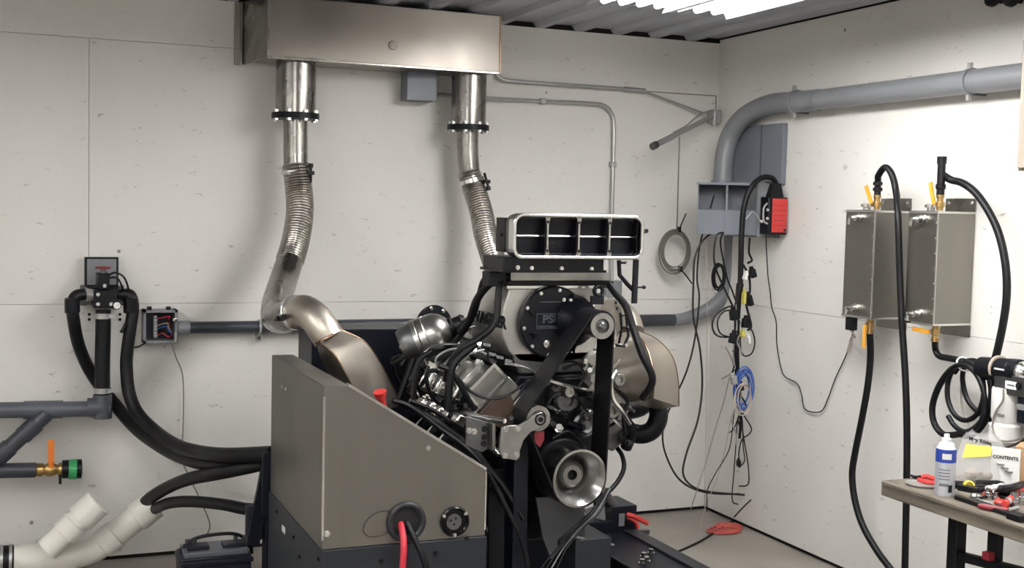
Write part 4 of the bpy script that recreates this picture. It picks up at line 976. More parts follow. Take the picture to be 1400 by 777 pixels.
part('side_panel', MB().prism([V((PL.x, PL.y, gz0-.01))+ud*w2, V((PL.x, PL.y, gz0-.01))+ud*w2+V((-.0, .28, 0)), V((-.002, PL.y-.02, gz0-.01)), V((-.002, Y(1060, 290, -.62).y-.02, gz0-.01))], (0, 0, gz1-gz0+.03)), pvc_l, GB, 'lighter side panel')
part('pipe_collar', MB().lathe(X(988, 252, -.125), ez, [(.056, -.02), (.064, -.02), (.064, .02), (.056, .02)], 20), box_g, GB)
# red faced module
fy0 = -.66
c0_, c1_ = Y(1050, 321, fy0-.06), Y(1078, 270, fy0-.06)
EC = thing('red_module', ((c0_.x+c1_.x)/2, fy0-.03, c0_.z), 'red faced electronic module in a black case on the cable box side', 'module')
part('case', MB().bb(c0_.x, c1_.x, fy0-.055, fy0+.018, c0_.z, c1_.z), blk_m, EC, None, .005)
part('face', MB().bb(c0_.x+.022, c1_.x-.005, fy0-.061, fy0-.055, c0_.z+.012, c1_.z-.008), red, EC, 'red front face', .002)
for i in range(5): z_ = c0_.z+.045+i*.026; part('face_groove', MB().bb(c0_.x+.03, c1_.x-.012, fy0-.0625, fy0-.061, z_, z_+.003), dred, EC)
part('port', MB().box((c1_.x-.018, fy0-.062, c0_.z+.025), (.012, .004, .012)), print_k, EC)
part('plug', MB().bb(c0_.x+.02, c1_.x-.02, fy0-.045, fy0+.0, c1_.z, c1_.z+.012).loft([[V((c0_.x+.022, y, c1_.z+.012)) for y in (fy0-.045, fy0)]+[V((c1_.x-.022, y, c1_.z+.012)) for y in (fy0, fy0-.045)], [V((c0_.x+.035, y, c1_.z+.07)) for y in (fy0-.04, fy0-.01)]+[V((c1_.x-.035, y, c1_.z+.07)) for y in (fy0-.01, fy0-.04)]]), blk, EC)
part('side_bracket', MB().tube(PYc([(1049, 278), (1044, 285), (1044, 302), (1049, 306)], fy0-.05), .005, 8, 3), galv, EC)
for px, py in ((1049, 287), (1049, 299), (1041, 303)): bolt(EC, Y(px, py, fy0-.05), -ey, .006, .008)

# ------------------------------------------------------------------ cables in the corner
ty = -.66
hose('cable_bundle', PYc([(1062, 266), (1061, 252), (1054, 243), (1040, 244), (1026, 258), (1017, 284), (1014, 318), (1013, 354), (1012, 390)], ty), .014, blk, 'thick black cable bundle from red module through the cable box', 'cable', None, 12)
hose('cable_bundle', PYc([(1012, 388), (1010, 402), (1008, 432), (1007, 470), (1008, 504), (1010, 535), (1013, 572), (1011, 600)], ty), lambda t: .019-.012*t, blk, 'thick black wiring harness hanging below the cable box', 'cable', None, 10)
def cab(pts_, r, m_, label, y=ty): return hose('cable', PYc([p for p in pts_], y) if len(pts_[0]) == 2 else PY(pts_), r, m_, label, 'cable', None, 6, 5)
cab([(989, 317), (978, 317), (962, 328), (950, 352), (948, 390), (948, 434), (957, 478), (960, 527), (954, 575), (938, 622), (935, 652), (957, 670), (1004, 676), (1027, 677)], .0055, wire_b, 'black cable looping left of the corner seam down to the floor loop', -.40)
cab([(978, 262), (968, 295), (957, 335), (953, 380), (956, 409), (950, 463), (938, 510), (915, 560), (906, 592), (911, 624), (931, 658), (967, 674), (1021, 676)], .0055, wire_b, 'long black cable passing behind the right collector and looping to the floor', -.36)
cab([(1027, 676, -.40), (1029, 681, -.44), (1018, 692, -.52), (1004, 707, -.6)], .0045, wire_b, 'black cable tail dropping to the floor beside the red cord')
hose('cable', [Z(1003, 712, .006), Z(985, 723, .006), Z(958, 740, .006), Z(926, 755, .006), Z(905, 763, .006)], .006, blk, 'black cable lying on the concrete floor beside the rail', 'cable')
cab([(989, 318), (980, 322), (976, 345), (978, 365), (988, 390), (1000, 415), (1004, 425)], .005, blk, 'short black cable from cable box through the small black coil')
cab([(989, 318), (985, 330), (988, 352), (994, 380), (1000, 395), (1006, 412)], .005, blk, 'black cable hanging from cable box into the harness')
cab([(997, 517), (990, 548), (980, 580), (970, 615), (962, 642), (944, 698)], .0026, wire_g, 'thin grey wire from harness slanting left to the floor', -.46)
cab([(1004, 561), (1001, 590), (996, 617), (977, 650), (967, 672), (967, 700)], .0032, wire_b, 'brown wire from harness bending left near the floor', -.46)
cab([(1000, 570), (985, 640), (962, 700), (958, 725)], .002, wire_p, 'pale thin wire hanging nearest the corner seam', -.44)
cab([(1012, 540), (1016, 565), (1027, 585), (1024, 594), (1014, 602), (1010, 622), (1012, 634)], .004, wire_b, 'short dark cable with bent tail under the blue coil')
cab([(1011, 560), (1017, 600), (1022, 630), (1024, 655), (1021, 664), (1010, 665)], .004, wire_b, 'dark cable ending in a bent tip near the floor')
cab([(1013, 560), (1004, 585), (997, 592)], .0035, wire_b, 'short cable tail left of the harness under the blue coil')
cab([(1008, 575), (1006, 610), (1003, 650), (1001, 684), (1009, 690)], .0035, wire_b, 'dark cable hanging lowest from the harness with a hooked end')
cab([(1015, 575), (1016, 610), (1018, 630), (1010, 640)], .0035, blk, 'black cable with plug end under the harness')
cab([(967, 320), (966, 360), (967, 420), (966, 520), (964, 640), (963, 694)], .002, wire_p, 'pale wire hanging straight down the corner seam', -.35)
cab([(1008, 420), (995, 420), (978, 432), (974, 448), (982, 460), (1002, 460), (1008, 452)], .0045, blk, 'larger black cable loop left of the harness')
cab([(1008, 424), (990, 426), (981, 440), (985, 456), (1000, 462)], .004, blk, 'smaller black cable loop left of the harness')
cab([(1018, 442), (1028, 452), (1032, 468), (1028, 483), (1018, 487), (1013, 478), (1012, 460)], .004, blk, 'black cable loop right of the harness')
cab([(1016, 362), (1024, 378), (1025, 400), (1020, 415), (1027, 445), (1022, 452)], .006, blk, 'black cable winding down right of the harness')
cab([(1025, 325), (1024, 345), (1028, 356), (1022, 360)], .006, blk, 'short black cable stub under the cable box')
cab([(992, 474), (1000, 490), (1003, 500)], .004, wire_g, 'short stiff grey wire end left of the harness')
cab([(987, 518), (998, 512), (1004, 506)], .004, wire_g, 'short grey wire end above the blue coil')
cab([(1020, 300), (1030, 290), (1040, 303)], .004, galv, 'bright wire inside the cable box right compartment', ty)
cab([(1047, 322, -.70), (1048, 345, -.66), (1049, 362, -.58)], .003, wire_b, 'thin black lead hanging below the red module')
hose('wall_wire', PXc([(1049, 362), (1050, 378), (1053, 400), (1055, 420), (1061, 440), (1062, 470), (1067, 500), (1073, 515), (1090, 525), (1096, 540), (1101, 560), (1122, 563), (1132, 545), (1142, 518), (1155, 490), (1162, 470), (1167, 452)], -.012), .003, wire_b, 'thin dark wire wandering across the right wall to the left tank', 'wire')
mb = MB(); cc = Y(982, 378, ty); random.seed(4)
for k in range(5): mb.torus(cc+V((random.uniform(-.006, .006), random.uniform(-.02, .02), random.uniform(-.008, .008))), ey, .034, .004, 24, 6, .8+.06*k, 1.6+.1*k, uv=(ex, ez))
solo('cable_coil', mb, blk, 'small black cable coil hanging under the cable box', 'coil')
mb = MB(); cc = Y(1015, 534, ty-.03)
for k in range(8): mb.torus(cc+V((random.uniform(-.012, .012), random.uniform(-.02, .02), random.uniform(-.012, .012))), ey, .05, .0038, 28, 6, .75+.07*k, 1.55+.1*k, uv=(ex, ez))
solo('cable_coil', mb, blue_c, 'coil of blue cable hanging from the black harness', 'coil')
mb = MB(); cc = Y(1016, 545, ty-.05)
for k in range(3): mb.torus(cc+V((random.uniform(-.012, .012), 0, random.uniform(-.012, .012))), ey, .05, .0035, 24, 6, .8+.12*k, 1.4+.1*k, uv=(ex, ez))
solo('cable_coil', mb, wire_p, 'white cable loops hanging among the blue coil', 'coil')
for i, (px, py, w, h, m_, lb) in enumerate(((1003, 431, .05, .07, blk, 'black plug left of the harness beside the upper loops'), (1002, 463, .045, .07, blk, 'black plug left of the harness below the loops'), (1025, 411, .035, .075, blk, 'tall black plug right of the harness near yellow connector'),
        (1029, 374, .04, .06, blk, 'black plug right of the harness under the cable box'), (1020, 442, .055, .065, blk, 'black plug right of the harness above the right loop'), (1013, 529, .03, .05, blk, 'black plug inside the blue coil'),
        (1017, 408, .02, .08, yel_c, 'yellow connector high on the black harness'), (1015, 457, .025, .04, yel_c, 'yellow connector low on the black harness'), (1023, 465, .018, .05, white_p, 'white connector right of the harness'), (1019, 378, .02, .05, white_p, 'white connector highest on the harness'),
        (1003, 520, .04, .06, galv, 'grey connector cluster left of the blue coil'), (1010, 634, .02, .045, blk, 'black plug at the lower end of harness'))):
    c = Y(px, py, ty-.035); r_ = M.Rotation(random.uniform(-.35, .35), 3, 'Y')
    w *= .75; h *= .75
    o = thing('plug', c-ez*h/2, lb, 'connector')
    part('plug_body', MB().box(c, (w, .03, h), r_), m_, o, None, .004)
    part('plug_neck', MB().box(c+r_ @ V((0, 0, h*.62)), (w*.6, .02, h*.4), r_), m_, o, None, .003)
random.seed(9)
for i in range(9):
    px = 1006+random.uniform(-5, 9); py = 395+i*21
    cab([(px, py), (px+random.uniform(-6, 8), py+14), (px+random.uniform(-5, 6), py+30), (px+random.uniform(-3, 5), py+46)], .0045, random.choice([wire_b, blk, galv]), 'short loose wire strand along the hanging black harness', ty-.02)['group'] = 'loose strands of the harness'
# red cord on the floor
mb = MB(); cc = Z(994, 725, .008)
for k in range(4): mb.torus(cc+V((.015*k-.02, .008*k, .004*k)), ez, .09, .005, 24, 6, 1.1-.1*k, .7, uv=(ex, ey))
solo('cord_coil', mb, red_c, 'coil of red cord lying on the concrete floor near the corner', 'cord')

# ================================================================== stainless wall tanks
def tank(yf, yn, zb_, zt_, o_, name, label):
    t = thing(name, (0, (yf+yn)/2, zb_), label, 'tank')
    part('tank_body', MB().bb(-o_, -.004, yn, yf, zb_, zt_), stain, t, None, .004)
    for z_ in (zt_-.01, zb_+.002):
        part('end_lip', MB().bb(-o_-.002, -.004, yn-.002, yf+.002, z_, z_+.008), alu_b, t)
    part('front_seam', MB().cyl((-o_, yn, zb_+.01), (-o_, yn, zt_-.01), .004, n=8), alu_b, t)
    n = 7
    for k in range(n): bolt(t, V((-o_-.001, yn+.006, zb_+.05+(zt_-zb_-.1)*k/(n-1))), -ex, .003, .003)
    part('wall_bracket', MB().bb(-.006, -.001, yn-.0, yf+.0, zt_, zt_+.055), stain_d, t)
    part('wall_bracket', MB().bb(-.006, -.001, yn-.0, yf+.0, zb_-.05, zb_), stain_d, t)
    for y_ in (yn+.02, yf-.02): bolt(t, V((-.006, y_, zt_+.035)), -ex, .006, .005)
    for z_ in (zt_-.035, zb_+.045):
        c = V((-o_, (yf+yn)/2, z_))
        part('elbow_fitting', MB().lathe(c, (-1, 0, 0), [(.02, 0), (.02, .008), (.014, .008), (.014, .03), (0, .03)], 12).tube([c+V((-.025, 0, 0)), c+V((-.034, .012, -.0)), c+V((-.034, .026, -.002)), c+V((-.034, .032, -.03))], .01, 10, 4), alu_b, t)
    c = V((-o_*.55, yf-.03, zt_))
    part('filler_cap', MB().lathe(c, ez, [(.016, 0), (.016, .012), (.026, .014), (.026, .026), (.02, .03), (0, .03)], 16), alu_b, t)
    return t
T1 = tank(-1.425, -1.625, 1.252, 1.735, .20, 'stainless_tank', 'left stainless steel tank on the right wall, nearest the corner')
T2 = tank(-1.838, -2.012, 1.262, 1.735, .20, 'stainless_tank', 'right stainless steel tank on the right wall')
def valve(c, lever_to, label, down=False):
    s = -1 if down else 1
    t = thing('ball_valve', c, label, 'valve')
    part('valve_body', MB().lathe(c, (0, 0, s), [(.014, 0), (.014, .012), (.019, .014), (.019, .034), (.013, .036), (.013, .05), (.017, .052), (.017, .064), (.01, .066)], 12), brass, t)
    part('lever', MB().bar(c+V((-.022, .01, s*.025)), lever_to, .018, .006, (1, 0, 0)), yel, t, 'yellow lever')
    return c+V((0, 0, s*.066))
v1 = X(1199, 281, -.16); v1.z = 1.737
e1_ = valve(v1, v1+V((-.02, .055, .105)), 'brass valve with yellow lever on top of the left tank')
hose('tank_hose', [e1_-ez*.005, e1_+ez*.06]+PXc([(1201, 240), (1210, 229), (1219, 238), (1225, 262)], -.17)+PXc([(1228, 300), (1230, 370), (1233, 440), (1238, 520), (1240, 600), (1239, 690), (1237, 790), (1236, 860)], -.215), .0145, blk, 'long black hose arching from left tank top down past the workbench', 'hose', 'tank hoses', 12)
for dz in (.015, .04): solo('hose_barb', MB().lathe(e1_+ez*dz, ez, [(.0145, 0), (.021, .002), (.021, .014), (.0145, .018)], 12), blk, 'black hose %s collar above the left tank valve' % ('lower' if dz < .02 else 'upper'), 'collar')
v2 = X(1190, 439, -.16); v2.z = 1.25
e2_ = valve(v2, v2+V((-.02, .012, -.13)), 'brass valve with hanging yellow lever under the left tank', True)
hose('tank_hose', [e2_+ez*.005]+PXc([(1190, 490), (1186, 530), (1178, 575), (1169, 620), (1165, 650), (1169, 685), (1180, 720), (1200, 755), (1222, 785), (1250, 830)], -.14), .0155, blk, 'black hose hanging under the left tank and curving along the floor edge', 'hose', 'tank hoses', 12)
c = X(1164, 441, -.17); c.z = 1.25
s1 = thing('level_sensor', c, 'black plug sensor under the left tank with pale cable', 'sensor')
part('sensor_body', MB().bb(c.x-.018, c.x+.018, c.y-.022, c.y+.022, c.z-.06, c.z), blk_m, s1, None, .004)
part('sensor_cable', MB().tube([c-ez*.06, c+V((.02, -.004, -.09))]+PXc([(1164, 462), (1158, 482)], -.03), .005, 8, 5), wire_p, s1)
v3 = X(1285, 281, -.16); v3.z = 1.737
e3_ = valve(v3, v3+V((-.02, .04, .115)), 'brass valve with amber lever on top of the right tank')
solo('hose_tee', MB().cyl(e3_-ez*.004, e3_+ez*.125, .0165, n=12).cyl(e3_+ez*.125, e3_+ez*.155, .02, n=12).lathe(e3_+ez*.02, ez, [(.0165, 0), (.021, .004), (.021, .02), (.0165, .024)], 12), blk, 'black tee pipe standing on the right tank valve', 'fitting')
tp = e3_+ez*.085
hose('tank_hose', [tp]+PXc([(1300, 246), (1315, 250), (1332, 262), (1348, 283), (1362, 310), (1371, 340), (1376, 375), (1376, 410), (1371, 445), (1364, 478), (1358, 500)], -.13), .0155, blk, 'black hose arching right from the right tank top to the pump', 'hose', 'tank hoses', 12)
v4 = X(1279, 449, -.16); v4.z = 1.26
e4_ = valve(v4, v4+V((-.03, .10, -.02)), 'brass valve with sideways lever under the right tank', True)
loop = PXc([(1279, 478), (1284, 487), (1297, 490), (1312, 493), (1318, 497)], -.13)
hose('tank_hose', [e4_+ez*.005]+loop+PXc([(1300, 506), (1284, 528), (1275, 555), (1277, 578), (1288, 593), (1303, 595)], -.13)+PXc([(1330, 588), (1348, 568), (1356, 540), (1354, 515), (1343, 500), (1328, 495)], -.15), .0135, blk, 'black hose from right tank bottom running into the big outer coil loop', 'hose', 'tank hoses', 10)
def el_loop(cx_, cy_, rx_, ry_, a0, a1, x_, n=14, tilt=0): return PXc([(cx_+rx_*math.cos(a0+(a1-a0)*k/n)+tilt*math.sin(a0+(a1-a0)*k/n), cy_+ry_*math.sin(a0+(a1-a0)*k/n)) for k in range(n+1)], x_)
hose('coil_hose', el_loop(1320, 535, 25, 40, -2.0, 4.2, -.16), .0105, blk, 'narrow black hose loop hanging from the tie', 'hose', 'hose loops')
hose('coil_hose', el_loop(1318, 545, 28, 46, -2.3, 2.6, -.18, tilt=4), .0105, blk, 'middle black hose loop hanging from the tie', 'hose', 'hose loops')
hose('coil_hose', PXc([(1318, 500), (1316, 520), (1322, 545), (1335, 562), (1350, 572), (1365, 576), (1385, 574)], -.12), .0105, blk, 'black hose end leaving the coil toward the white canister', 'hose', 'hose loops')
hose('coil_wire', PXc([(1318, 505), (1314, 530), (1316, 560), (1324, 578), (1332, 592)], -.12), .004, wire_g, 'thin grey wire hanging inside the hose coil', 'wire')
hose('coil_hose', el_loop(1325, 545, 30, 52, -2.4, 1.9, -.14, tilt=-3), .0105, blk, 'widest black hose loop hanging from the tie', 'hose', 'hose loops')
c = X(1318, 498, -.15); solo('cable_tie', MB().torus(c, V((.2, .8, -.5)), .03, .004, 20, 6), white_p, 'white cable tie around the hose coil', 'tie')
# pump unit
PU = thing('pump_unit', X(1375, 560, 0), 'wall pump with black motor, white canister and navy box at the right edge', 'pump')
px_ = -.15
m0_, m1_ = X(1350, 505, px_), X(1386, 507, px_)
part('motor', MB().cyl(m0_+ey*.03, m1_, .046, n=24), blk_m, PU, None, .003)
part('motor_front', MB().cyl(m1_, m1_-ey*.03, .047, n=24), blk_m, PU)
part('motor_end', MB().lathe(m1_-ey*.03, (0, -1, 0), [(.04, 0), (.042, .02), (.034, .03), (.03, .05), (.014, .05), (.012, .035), (0, .035)], 24), alu_b, PU, 'silver motor end')
part('strap', MB().lathe(m1_+ey*.07, (0, 1, 0), [(.046, 0), (.049, 0), (.049, .012), (.046, .012)], 24), wire_p, PU)
c = X(1366, 505, px_-.047); part('motor_print', MB().box(c, (.003, .05, .006)), white_p, PU)
b0, b1 = X(1358, 536, px_-.04), X(1420, 520, px_-.04)
part('mount_plate', MB().bb(px_-.04, -.002, b1.y, b0.y, b0.z, b1.z), alu_d, PU, None, .003)
c = X(1382, 527, px_-.041); part('sticker', MB().box(c, (.002, .055, .03)), white_p, PU); c = X(1382, 527, px_-.0425); part('sticker_print', MB().box(c, (.002, .035, .006)), print_g, PU)
bolt(PU, X(1393, 528, px_-.041), -ex, .01, .008, steel_k)
c = X(1377, 530, px_); cb_ = X(1377, 578, px_)
part('canister', MB().lathe(V((px_, c.y, c.z)), (0, 0, -1), [(0, 0), (.052, 0), (.055, .01), (.055, c.z-cb_.z-.02), (.045, c.z-cb_.z), (0, c.z-cb_.z)], 24), white_p, PU, 'white canister')
part('canister_base', MB().lathe(V((px_, c.y, cb_.z)), (0, 0, -1), [(.045, 0), (.06, .01), (.058, .07), (.04, .085), (0, .085)], 24), white_p, PU)
q = X(1368, 568, px_-.055); part('canister_print', MB().box(q, (.003, .035, .010)), print_g, PU)
n0, n1 = X(1389, 578, px_-.03), X(1440, 541, px_-.03)
part('filter_box', MB().bb(px_-.03, -.01, n1.y, n0.y, n0.z, n1.z), navy, PU, 'navy blue box', .004)
c = X(1396, 557, px_-.032); part('box_label', MB().box(c, (.002, .05, .022)), print_g, PU)
hose('pump_wire', PXc([(1372, 532), (1371, 548), (1362, 562), (1357, 578), (1360, 595), (1370, 603), (1388, 602), (1410, 592)], px_-.06), .004, wire_g, 'upper grey wire curling under the pump canister', 'wire')
hose('pump_wire', PXc([(1350, 605), (1360, 612), (1375, 612), (1390, 607), (1410, 596)], px_-.06), .004, wire_b, 'lower dark wire curling under the pump canister', 'wire')
# top right items
c0_, c1_ = X(1391, 234, -.22), X(1500, 40, -.22)
cb2 = thing('wall_cabinet', (-.11, (c0_.y+c1_.y)/2, c0_.z), 'tan wall cabinet edge cut by the right side of the frame', 'cabinet')
part('cabinet_body', MB().bb(-.22, -.0005, c0_.y-.5, c0_.y, c0_.z, 2.38), tan, cb2, None, .003)
part('cabinet_door', MB().bb(-.235, -.221, c0_.y-.49, c0_.y-.01, c0_.z+.01, 2.37), tan, cb2, None, .003)
for px, lb in ((1360, 'left black rubber bumper high on the right wall'), (1386, 'right black rubber bumper high on the right wall')):
    c = X(px, 0, -.04)
    k = thing('wall_bumper', V((0, c.y, c.z)), lb, 'bumper')
    part('stem', MB().cyl((-.001, c.y, c.z), (-.04, c.y, c.z), .012, n=10), steel_k, k)
    part('head', MB().lathe(V((-.04, c.y, c.z)), (-1, 0, 0), [(0, 0), (.026, 0), (.03, .01), (.026, .03), (0, .034)], 16), blk, k)

# ================================================================== workbench
tz = .745
e0 = Z(1205, 657, tz)
bx0, by_ = e0.x, e0.y
WB = thing('workbench', (bx0+.33, by_-.8, 0), 'worn wooden workbench with black steel legs at lower right', 'workbench')
part('worktop', MB().bb(bx0, -.13, by_-1.7, by_, tz-.055, tz), wood, WB, 'worn grey wooden top', .004)
part('top_edge', MB().bb(bx0-.004, bx0+.004, by_-1.69, by_-.006, tz-.012, tz-.003), wood, WB)
l1 = X(1308, 740, bx0+.06)
for x_ in (bx0+.06, -.19):
    for y_ in (l1.y, l1.y-1.15):
        part('leg', MB().bb(x_-.022, x_+.022, y_-.022, y_+.022, 0, tz-.056), steel_k, WB, None, .002)
l2 = X(1361, 740, bx0+.06)
part('strut', MB().bb(bx0+.045, bx0+.075, l2.y-.02, l2.y+.02, .0, tz-.056), steel_k, WB)
rz = X(1330, 768, bx0+.06).z
part('rail', MB().bar((bx0+.06, l1.y, rz), (bx0+.06, l1.y-1.15, rz+.10), .025, .03), steel_k, WB)
part('rail', MB().bar((-.19, l1.y, rz), (-.19, l1.y-1.15, rz), .025, .03), steel_k, WB)
part('rail_clip', MB().box((bx0+.045, l2.y, X(1361, 762, bx0+.045).z), (.05, .03, .025)), dred, WB, 'red clip on the rail')
def on(px, py, dz=0.): return Z(px, py, tz+dz)
# spray can
c = on(1291, 677)
SP = thing('spray_can', c, 'white spray can with blue band standing on the workbench corner', 'spray can')
r = .034
part('can_body', MB().lathe(c, ez, [(0, .002), (r-.002, 0), (r, .004), (r, .165), (r-.003, .168), (.026, .182), (.013, .19), (0, .191)], 28), can_m, SP)
part('cap', MB().lathe(c+ez*.186, ez, [(0, 0), (.017, 0), (.017, .012), (.010, .016), (.009, .028), (0, .03)], 18), white_p, SP, 'white nozzle cap')
part('blue_band', MB().lathe(c+ez*.118, ez, [(r+.0004, 0), (r+.0006, 0), (r+.0006, .046), (r+.0004, .046)], 28), blue_p, SP)
vd = V((EYE.x-c.x, EYE.y-c.y, 0)).normalized(); rt = V((-vd.y, vd.x, 0))
def canlabel(name, w, h, z_, m_, off=0., k=6):
    ps = []
    for zz in (z_, z_+h):
        row = [c+ez*zz+(vd*math.cos(a)+rt*math.sin(a))*(r+.0012) for a in [(off-w/2+w*i/k) for i in range(k+1)]]
        ps.append(row)
    vs = ps[0]+ps[1]; n = k+1
    part(name, MB().add(vs, [(i, i+1, n+i+1, n+i) for i in range(k)]), m_, SP)
canlabel('white_logo', .9, .02, .13, white_p, .1)
for i in range(4): canlabel('print_line', 1.1, .0035, .092-.011*i, print_g, -.1)
canlabel('print_block', .9, .010, .036, print_g, -.1); canlabel('data_panel', .42, .026, .016, print_k, .55)
# bag, card, box
b0 = on(1306, 652); b1 = on(1356, 652)
bw = V((.25, -.05, 0))
BG = thing('parts_bag', on(1330, 655), 'clear plastic parts bag with yellow label leaning on the workbench', 'bag')
o_b = on(1304, 657); u_b = (on(1362, 652)-o_b); u_b.z = 0; u_b = V((1, -.75, 0)).normalized(); bwid = .20
up_b = V((.12, .1, 1)).normalized(); fn = u_b.cross(up_b)
def bagpt(a, z_, d_=0.): return o_b+u_b*(a*bwid)+up_b*z_-fn*(-d_)
secs = []
random.seed(21)
for zz, th, xa, xb in ((0, .055, .02, 1.0), (.03, .075, .0, 1.04), (.06, .07, .0, 1.02), (.095, .045, .03, .98), (.125, .022, .06, .86), (.155, .012, .10, .74), (.178, .004, .16, .64)):
    row = []
    for k in range(11):
        a = k/10; row.append(bagpt(xa+(xb-xa)*a, zz+random.uniform(-.007, .007)+(.012*math.sin(a*9) if zz > .12 else 0), th*math.sin(PI*max(.03, min(.97, a)))*.5+random.uniform(-.006, .006)*(zz > 0)))
    for k in range(10, -1, -1):
        a = k/10; row.append(bagpt(xa+(xb-xa)*a, zz, -th*.4*math.sin(PI*max(.03, min(.97, a)))-.001))
    secs.append(row)
part('film', MB().loft(secs), bag_m, BG, 'crumpled clear film')
part('yellow_label', MB().add([bagpt(.10, .085, .034), bagpt(.58, .098, .034), bagpt(.60, .132, .022), bagpt(.16, .136, .022)], [(0, 1, 2, 3)]).add([bagpt(.10, .085, .032), bagpt(.58, .098, .032), bagpt(.60, .132, .020), bagpt(.16, .136, .020)], [(0, 1, 2, 3)]), yel_p, BG)
text('bag_lettering', 'Mey Ribbs', .019, bagpt(.40, .150, .016), u_b-ez*.18, up_b, print_k, BG, .0008, bold=.0006)
part('bag_contents', MB().sphere(bagpt(.3, .03, .0), .02, 10, (1.4, 1.2, 1)).sphere(bagpt(.6, .028, .0), .018, 10, (1.6, 1, 1)), wire_p, BG)
o_c = on(1353, 661)
CD = thing('white_card', o_c, 'white printed card standing behind the tools on the workbench', 'card')
cu = V((.55, -.8, 0)).normalized(); cn = V((-.8, -.55, 0)).normalized()
def cardbox(name, o, u, n, w, d_, h, m_, par): return part(name, MB().prism([o, o+u*w, o+u*w+ez*h, o+ez*h], n*-d_), m_, par, None, .0015)
cardbox('card_sheet', o_c, cu, cn, .10, .012, .135, white_p, CD)
text('card_lettering', 'CONTENTS', .0165, o_c+cu*.05+ez*.1+cn*.001, cu, ez, print_k, CD, .0006, bold=.0005)
for i in range(3): part('card_print', MB().box(o_c+cu*(.035+.015*i)+ez*(.075-.012*i)+cn*.001, (.02, .02, .004)), print_g, CD)
o_k = on(1386, 660)
CB = thing('cardboard_box', o_k, 'brown cardboard box at the right edge of the workbench', 'box')
cardbox('carton', o_k, V((.55, -.8, 0)).normalized(), cn, .22, .10, .135, card, CB)
cardbox('tape', o_k+V((.55, -.8, 0)).normalized()*.08+cn*.001, V((.55, -.8, 0)).normalized(), cn, .04, .003, .136, tan, CB)
# tools
def tool(name, label, cat, c): return thing(name, c, label, cat)
c = on(1262, 655)
PL = tool('pliers', 'red handled pliers at the far corner of the workbench', 'pliers', c)
part('handle', MB().tube([on(1258, 653, .012), on(1268, 652, .016), on(1279, 656, .012)], .009, 8, 5), red, PL); part('handle', MB().tube([on(1256, 656, .01), on(1266, 659, .012), on(1279, 661, .01)], .008, 8, 5), red, PL)
part('jaws', MB().tube([on(1258, 654, .012), on(1251, 653, .01), on(1245, 650, .008)], lambda t: .01-.006*t, 8, 4), steel_k, PL)
c = on(1262, 664)
solo('metal_dish', MB().lathe(c, ez, [(0, .002), (.055, .0), (.062, .008), (.058, .009), (.05, .004), (0, .004)], 28), galv, 'shallow bright metal lid lying beside the spray can', 'lid')
c = on(1325, 672, .002)
YC = thing('yellow_cap', c, 'small round yellow cap on the workbench right of the spray can', 'cap')
ax = V((-.5, -.8, .25)).normalized()
part('cap_body', MB().lathe(c+ez*.019, ax, [(0, -.018), (.017, -.018), (.019, 0), (.013, .002), (.011, -.008), (0, -.008)], 18), yel_p, YC)
part('cap_grip', MB().torus(c+ez*.019-ax*.014, ax, .0175, .003, 18, 6), yel_p, YC)
TR = thing('black_bar', on(1350, 690), 'long black steel bar lying along the workbench front edge', 'bar')
part('bar', MB().bar(on(1308, 680, .008), on(1392, 707, .008), .022, .014), steel_k, TR, None, .002)
part('bar_head', MB().bar(on(1382, 704, .012), on(1402, 710, .012), .045, .022), steel_k, TR, None, .003)
hx = thing('torque_wrench', on(1340, 663), 'long black wrench lying behind the yellow cap', 'wrench')
part('shaft', MB().cyl(on(1300, 662, .014), on(1360, 668, .014), .010, n=10), blk, hx); part('grip', MB().cyl(on(1300, 662, .014), on(1328, 664.6, .014), .014, n=10), blk_m, hx)
part('head', MB().sphere(on(1362, 668, .015), .02, 10, (1, 1, .7)), tool_m, hx)
rw = thing('red_tool', on(1385, 683), 'red handled ratchet tool with round head lying on the workbench', 'tool')
part('handle', MB().tube([on(1373, 690, .02), on(1385, 680, .03), on(1400, 668, .04), (on(1412, 662, .04))], .011, 8, 5), red, rw); part('head', MB().lathe(on(1370, 692, .004), ez, [(0, 0), (.024, 0), (.026, .014), (.018, .02), (0, .02)], 18), red, rw, 'red round head')
part('collar', MB().cyl(on(1376, 687, .022), on(1379, 685, .025), .014, n=10), tool_m, rw)
random.seed(31)
SK_ = [(1352, 683, .014, .04, 'chrome socket standing left of the red tool', tool_m), (1386, 693, .015, .05, 'chrome socket standing right of the red tool head', tool_m), (1362, 684, .012, .03, 'short chrome socket between two taller ones', tool_m), (1395, 690, .013, .045, 'chrome socket nearest the right edge', tool_m), (1343, 672, .012, .02, 'low chrome socket near the yellow cap', tool_m), (1376, 676, .013, .03, 'dark impact socket behind the red tool', steel_k)]
for px, py, r_, h_, lb, m_ in SK_:
    c = on(px, py); t = thing('socket', c, lb, 'socket')
    part('socket_body', MB().lathe(c, ez, [(0, .002), (r_, 0), (r_, h_*.6), (r_*.8, h_*.65), (r_*.8, h_), (r_*.5, h_), (r_*.45, h_*.8), (0, h_*.8)], 14), m_, t)
    part('drive_ring', MB().lathe(c+ez*h_*.3, ez, [(r_, 0), (r_*1.05, .001), (r_*1.05, .004), (r_, .005)], 14), m_, t)
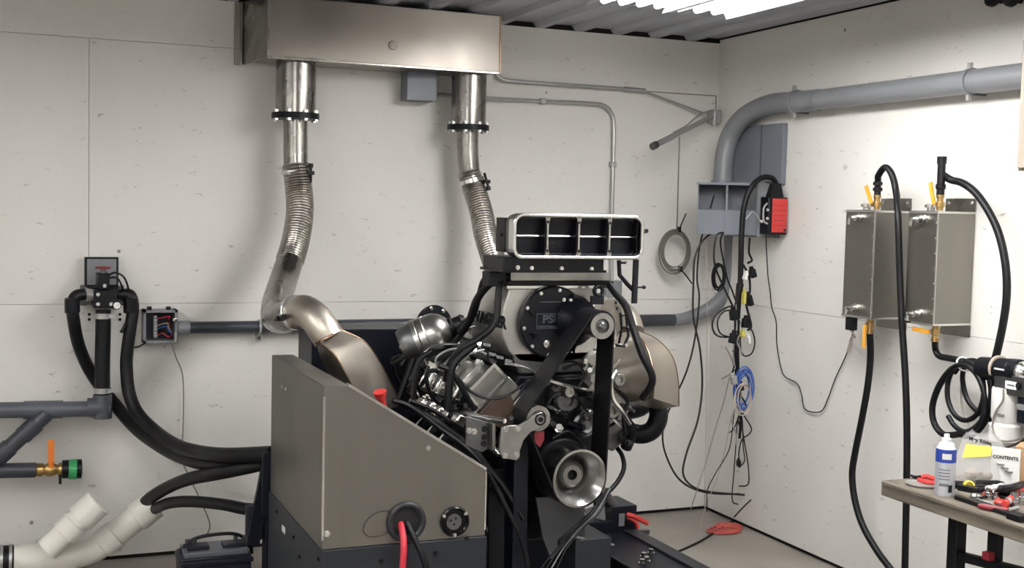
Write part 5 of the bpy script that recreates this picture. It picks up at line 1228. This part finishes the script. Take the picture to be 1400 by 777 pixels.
for pts_, r_, m_, lb in (([(1345, 676), (1352, 670), (1360, 676), (1366, 684)], .006, red_c, 'short red lead among the tools'), ([(1336, 668), (1345, 660), (1356, 664), (1350, 676), (1341, 682)], .005, blk, 'black looped lead among the tools'), ([(1362, 690), (1376, 697), (1392, 694)], .007, tool_m, 'bent chrome hex key near the black bar'), ([(1310, 668), (1320, 664), (1334, 666)], .006, tool_m, 'slim chrome rod behind the yellow cap')):
    hose('loose_lead' if m_ is not tool_m else 'hex_key', [on(*p, .008) for p in pts_], r_, m_, lb, 'tool')
gl = thing('tool_pouch', on(1375, 668), 'crumpled black tool pouch beside the white card', 'pouch')
part('pouch_body', MB().loft([[on(1362, 672, z_)+V((0, 0, 0)), on(1376, 676, z_), on(1394, 672, z_*.8), on(1398, 664, z_*1.2), on(1378, 662, z_)] for z_ in (0., .035)]), blk, gl, None, .008)
part('pouch_flap', MB().tube([on(1364, 669, .035), on(1380, 668, .055), on(1396, 664, .05), on(1404, 664, .04)], .014, 8, 5), blk_m, gl)
wrag = thing('white_rag', on(1362, 668), 'crumpled white plastic wrapper between the bag and black pouch', 'wrapper')
part('wrapper', MB().loft([[on(1348, 672, z_), on(1358, 676, z_*.6), on(1370, 672, z_), on(1372, 664, z_*1.4), on(1358, 662, z_*.9)] for z_ in (0.0, .03)]), white_p, wrag, None, .006)
part('wrapper_fold', MB().tube([on(1350, 668, .03), on(1360, 667, .045), on(1370, 664, .042)], .009, 8, 4), white_p, wrag)

# more hand tools on the bench
def driver(a, b_, m_, lb, r_=.011):
    a, b_ = on(*a, r_), on(*b_, r_); d_ = (b_-a)
    t = thing('screwdriver', (a+b_)/2-ez*r_, lb, 'screwdriver')
    part('handle', MB().lathe(a, d_, [(0, 0), (r_*.8, .002), (r_, .012), (r_*.85, .04), (r_, .08), (r_*.6, .098), (0, .1)], 10), m_, t)
    part('blade', MB().cyl(a+d_.normalized()*.095, b_, .0035, n=8), tool_m, t)
driver((1334, 660), (1362, 661), blk, 'black handled screwdriver lying in front of the plastic bag')
driver((1379, 699), (1350, 694), dred, 'dark red handled screwdriver beside the black steel bar')
driver((1392, 684), (1366, 679), blk, 'black handled screwdriver lying beneath the red tool')
rt_ = thing('ratchet', on(1330, 681), 'chrome ratchet lying between yellow cap and black bar', 'ratchet')
part('handle', MB().cyl(on(1336, 684, .009), on(1356, 690, .009), .007, n=10), tool_m, rt_)
part('head', MB().lathe(on(1333, 683, .002), ez, [(0, 0), (.016, 0), (.018, .006), (.018, .014), (.012, .02), (0, .02)], 16), tool_m, rt_)
cl_ = thing('black_clamp', on(1318, 668), 'black plastic clamp lying right behind the spray can', 'clamp')
part('jaw', MB().bar(on(1310, 666, .012), on(1338, 671, .012), .022, .022), blk, cl_, None, .004)
part('grip', MB().tube([on(1338, 671, .012), on(1346, 669, .02), on(1352, 666, .015)], .009, 8, 4), blk_m, cl_)
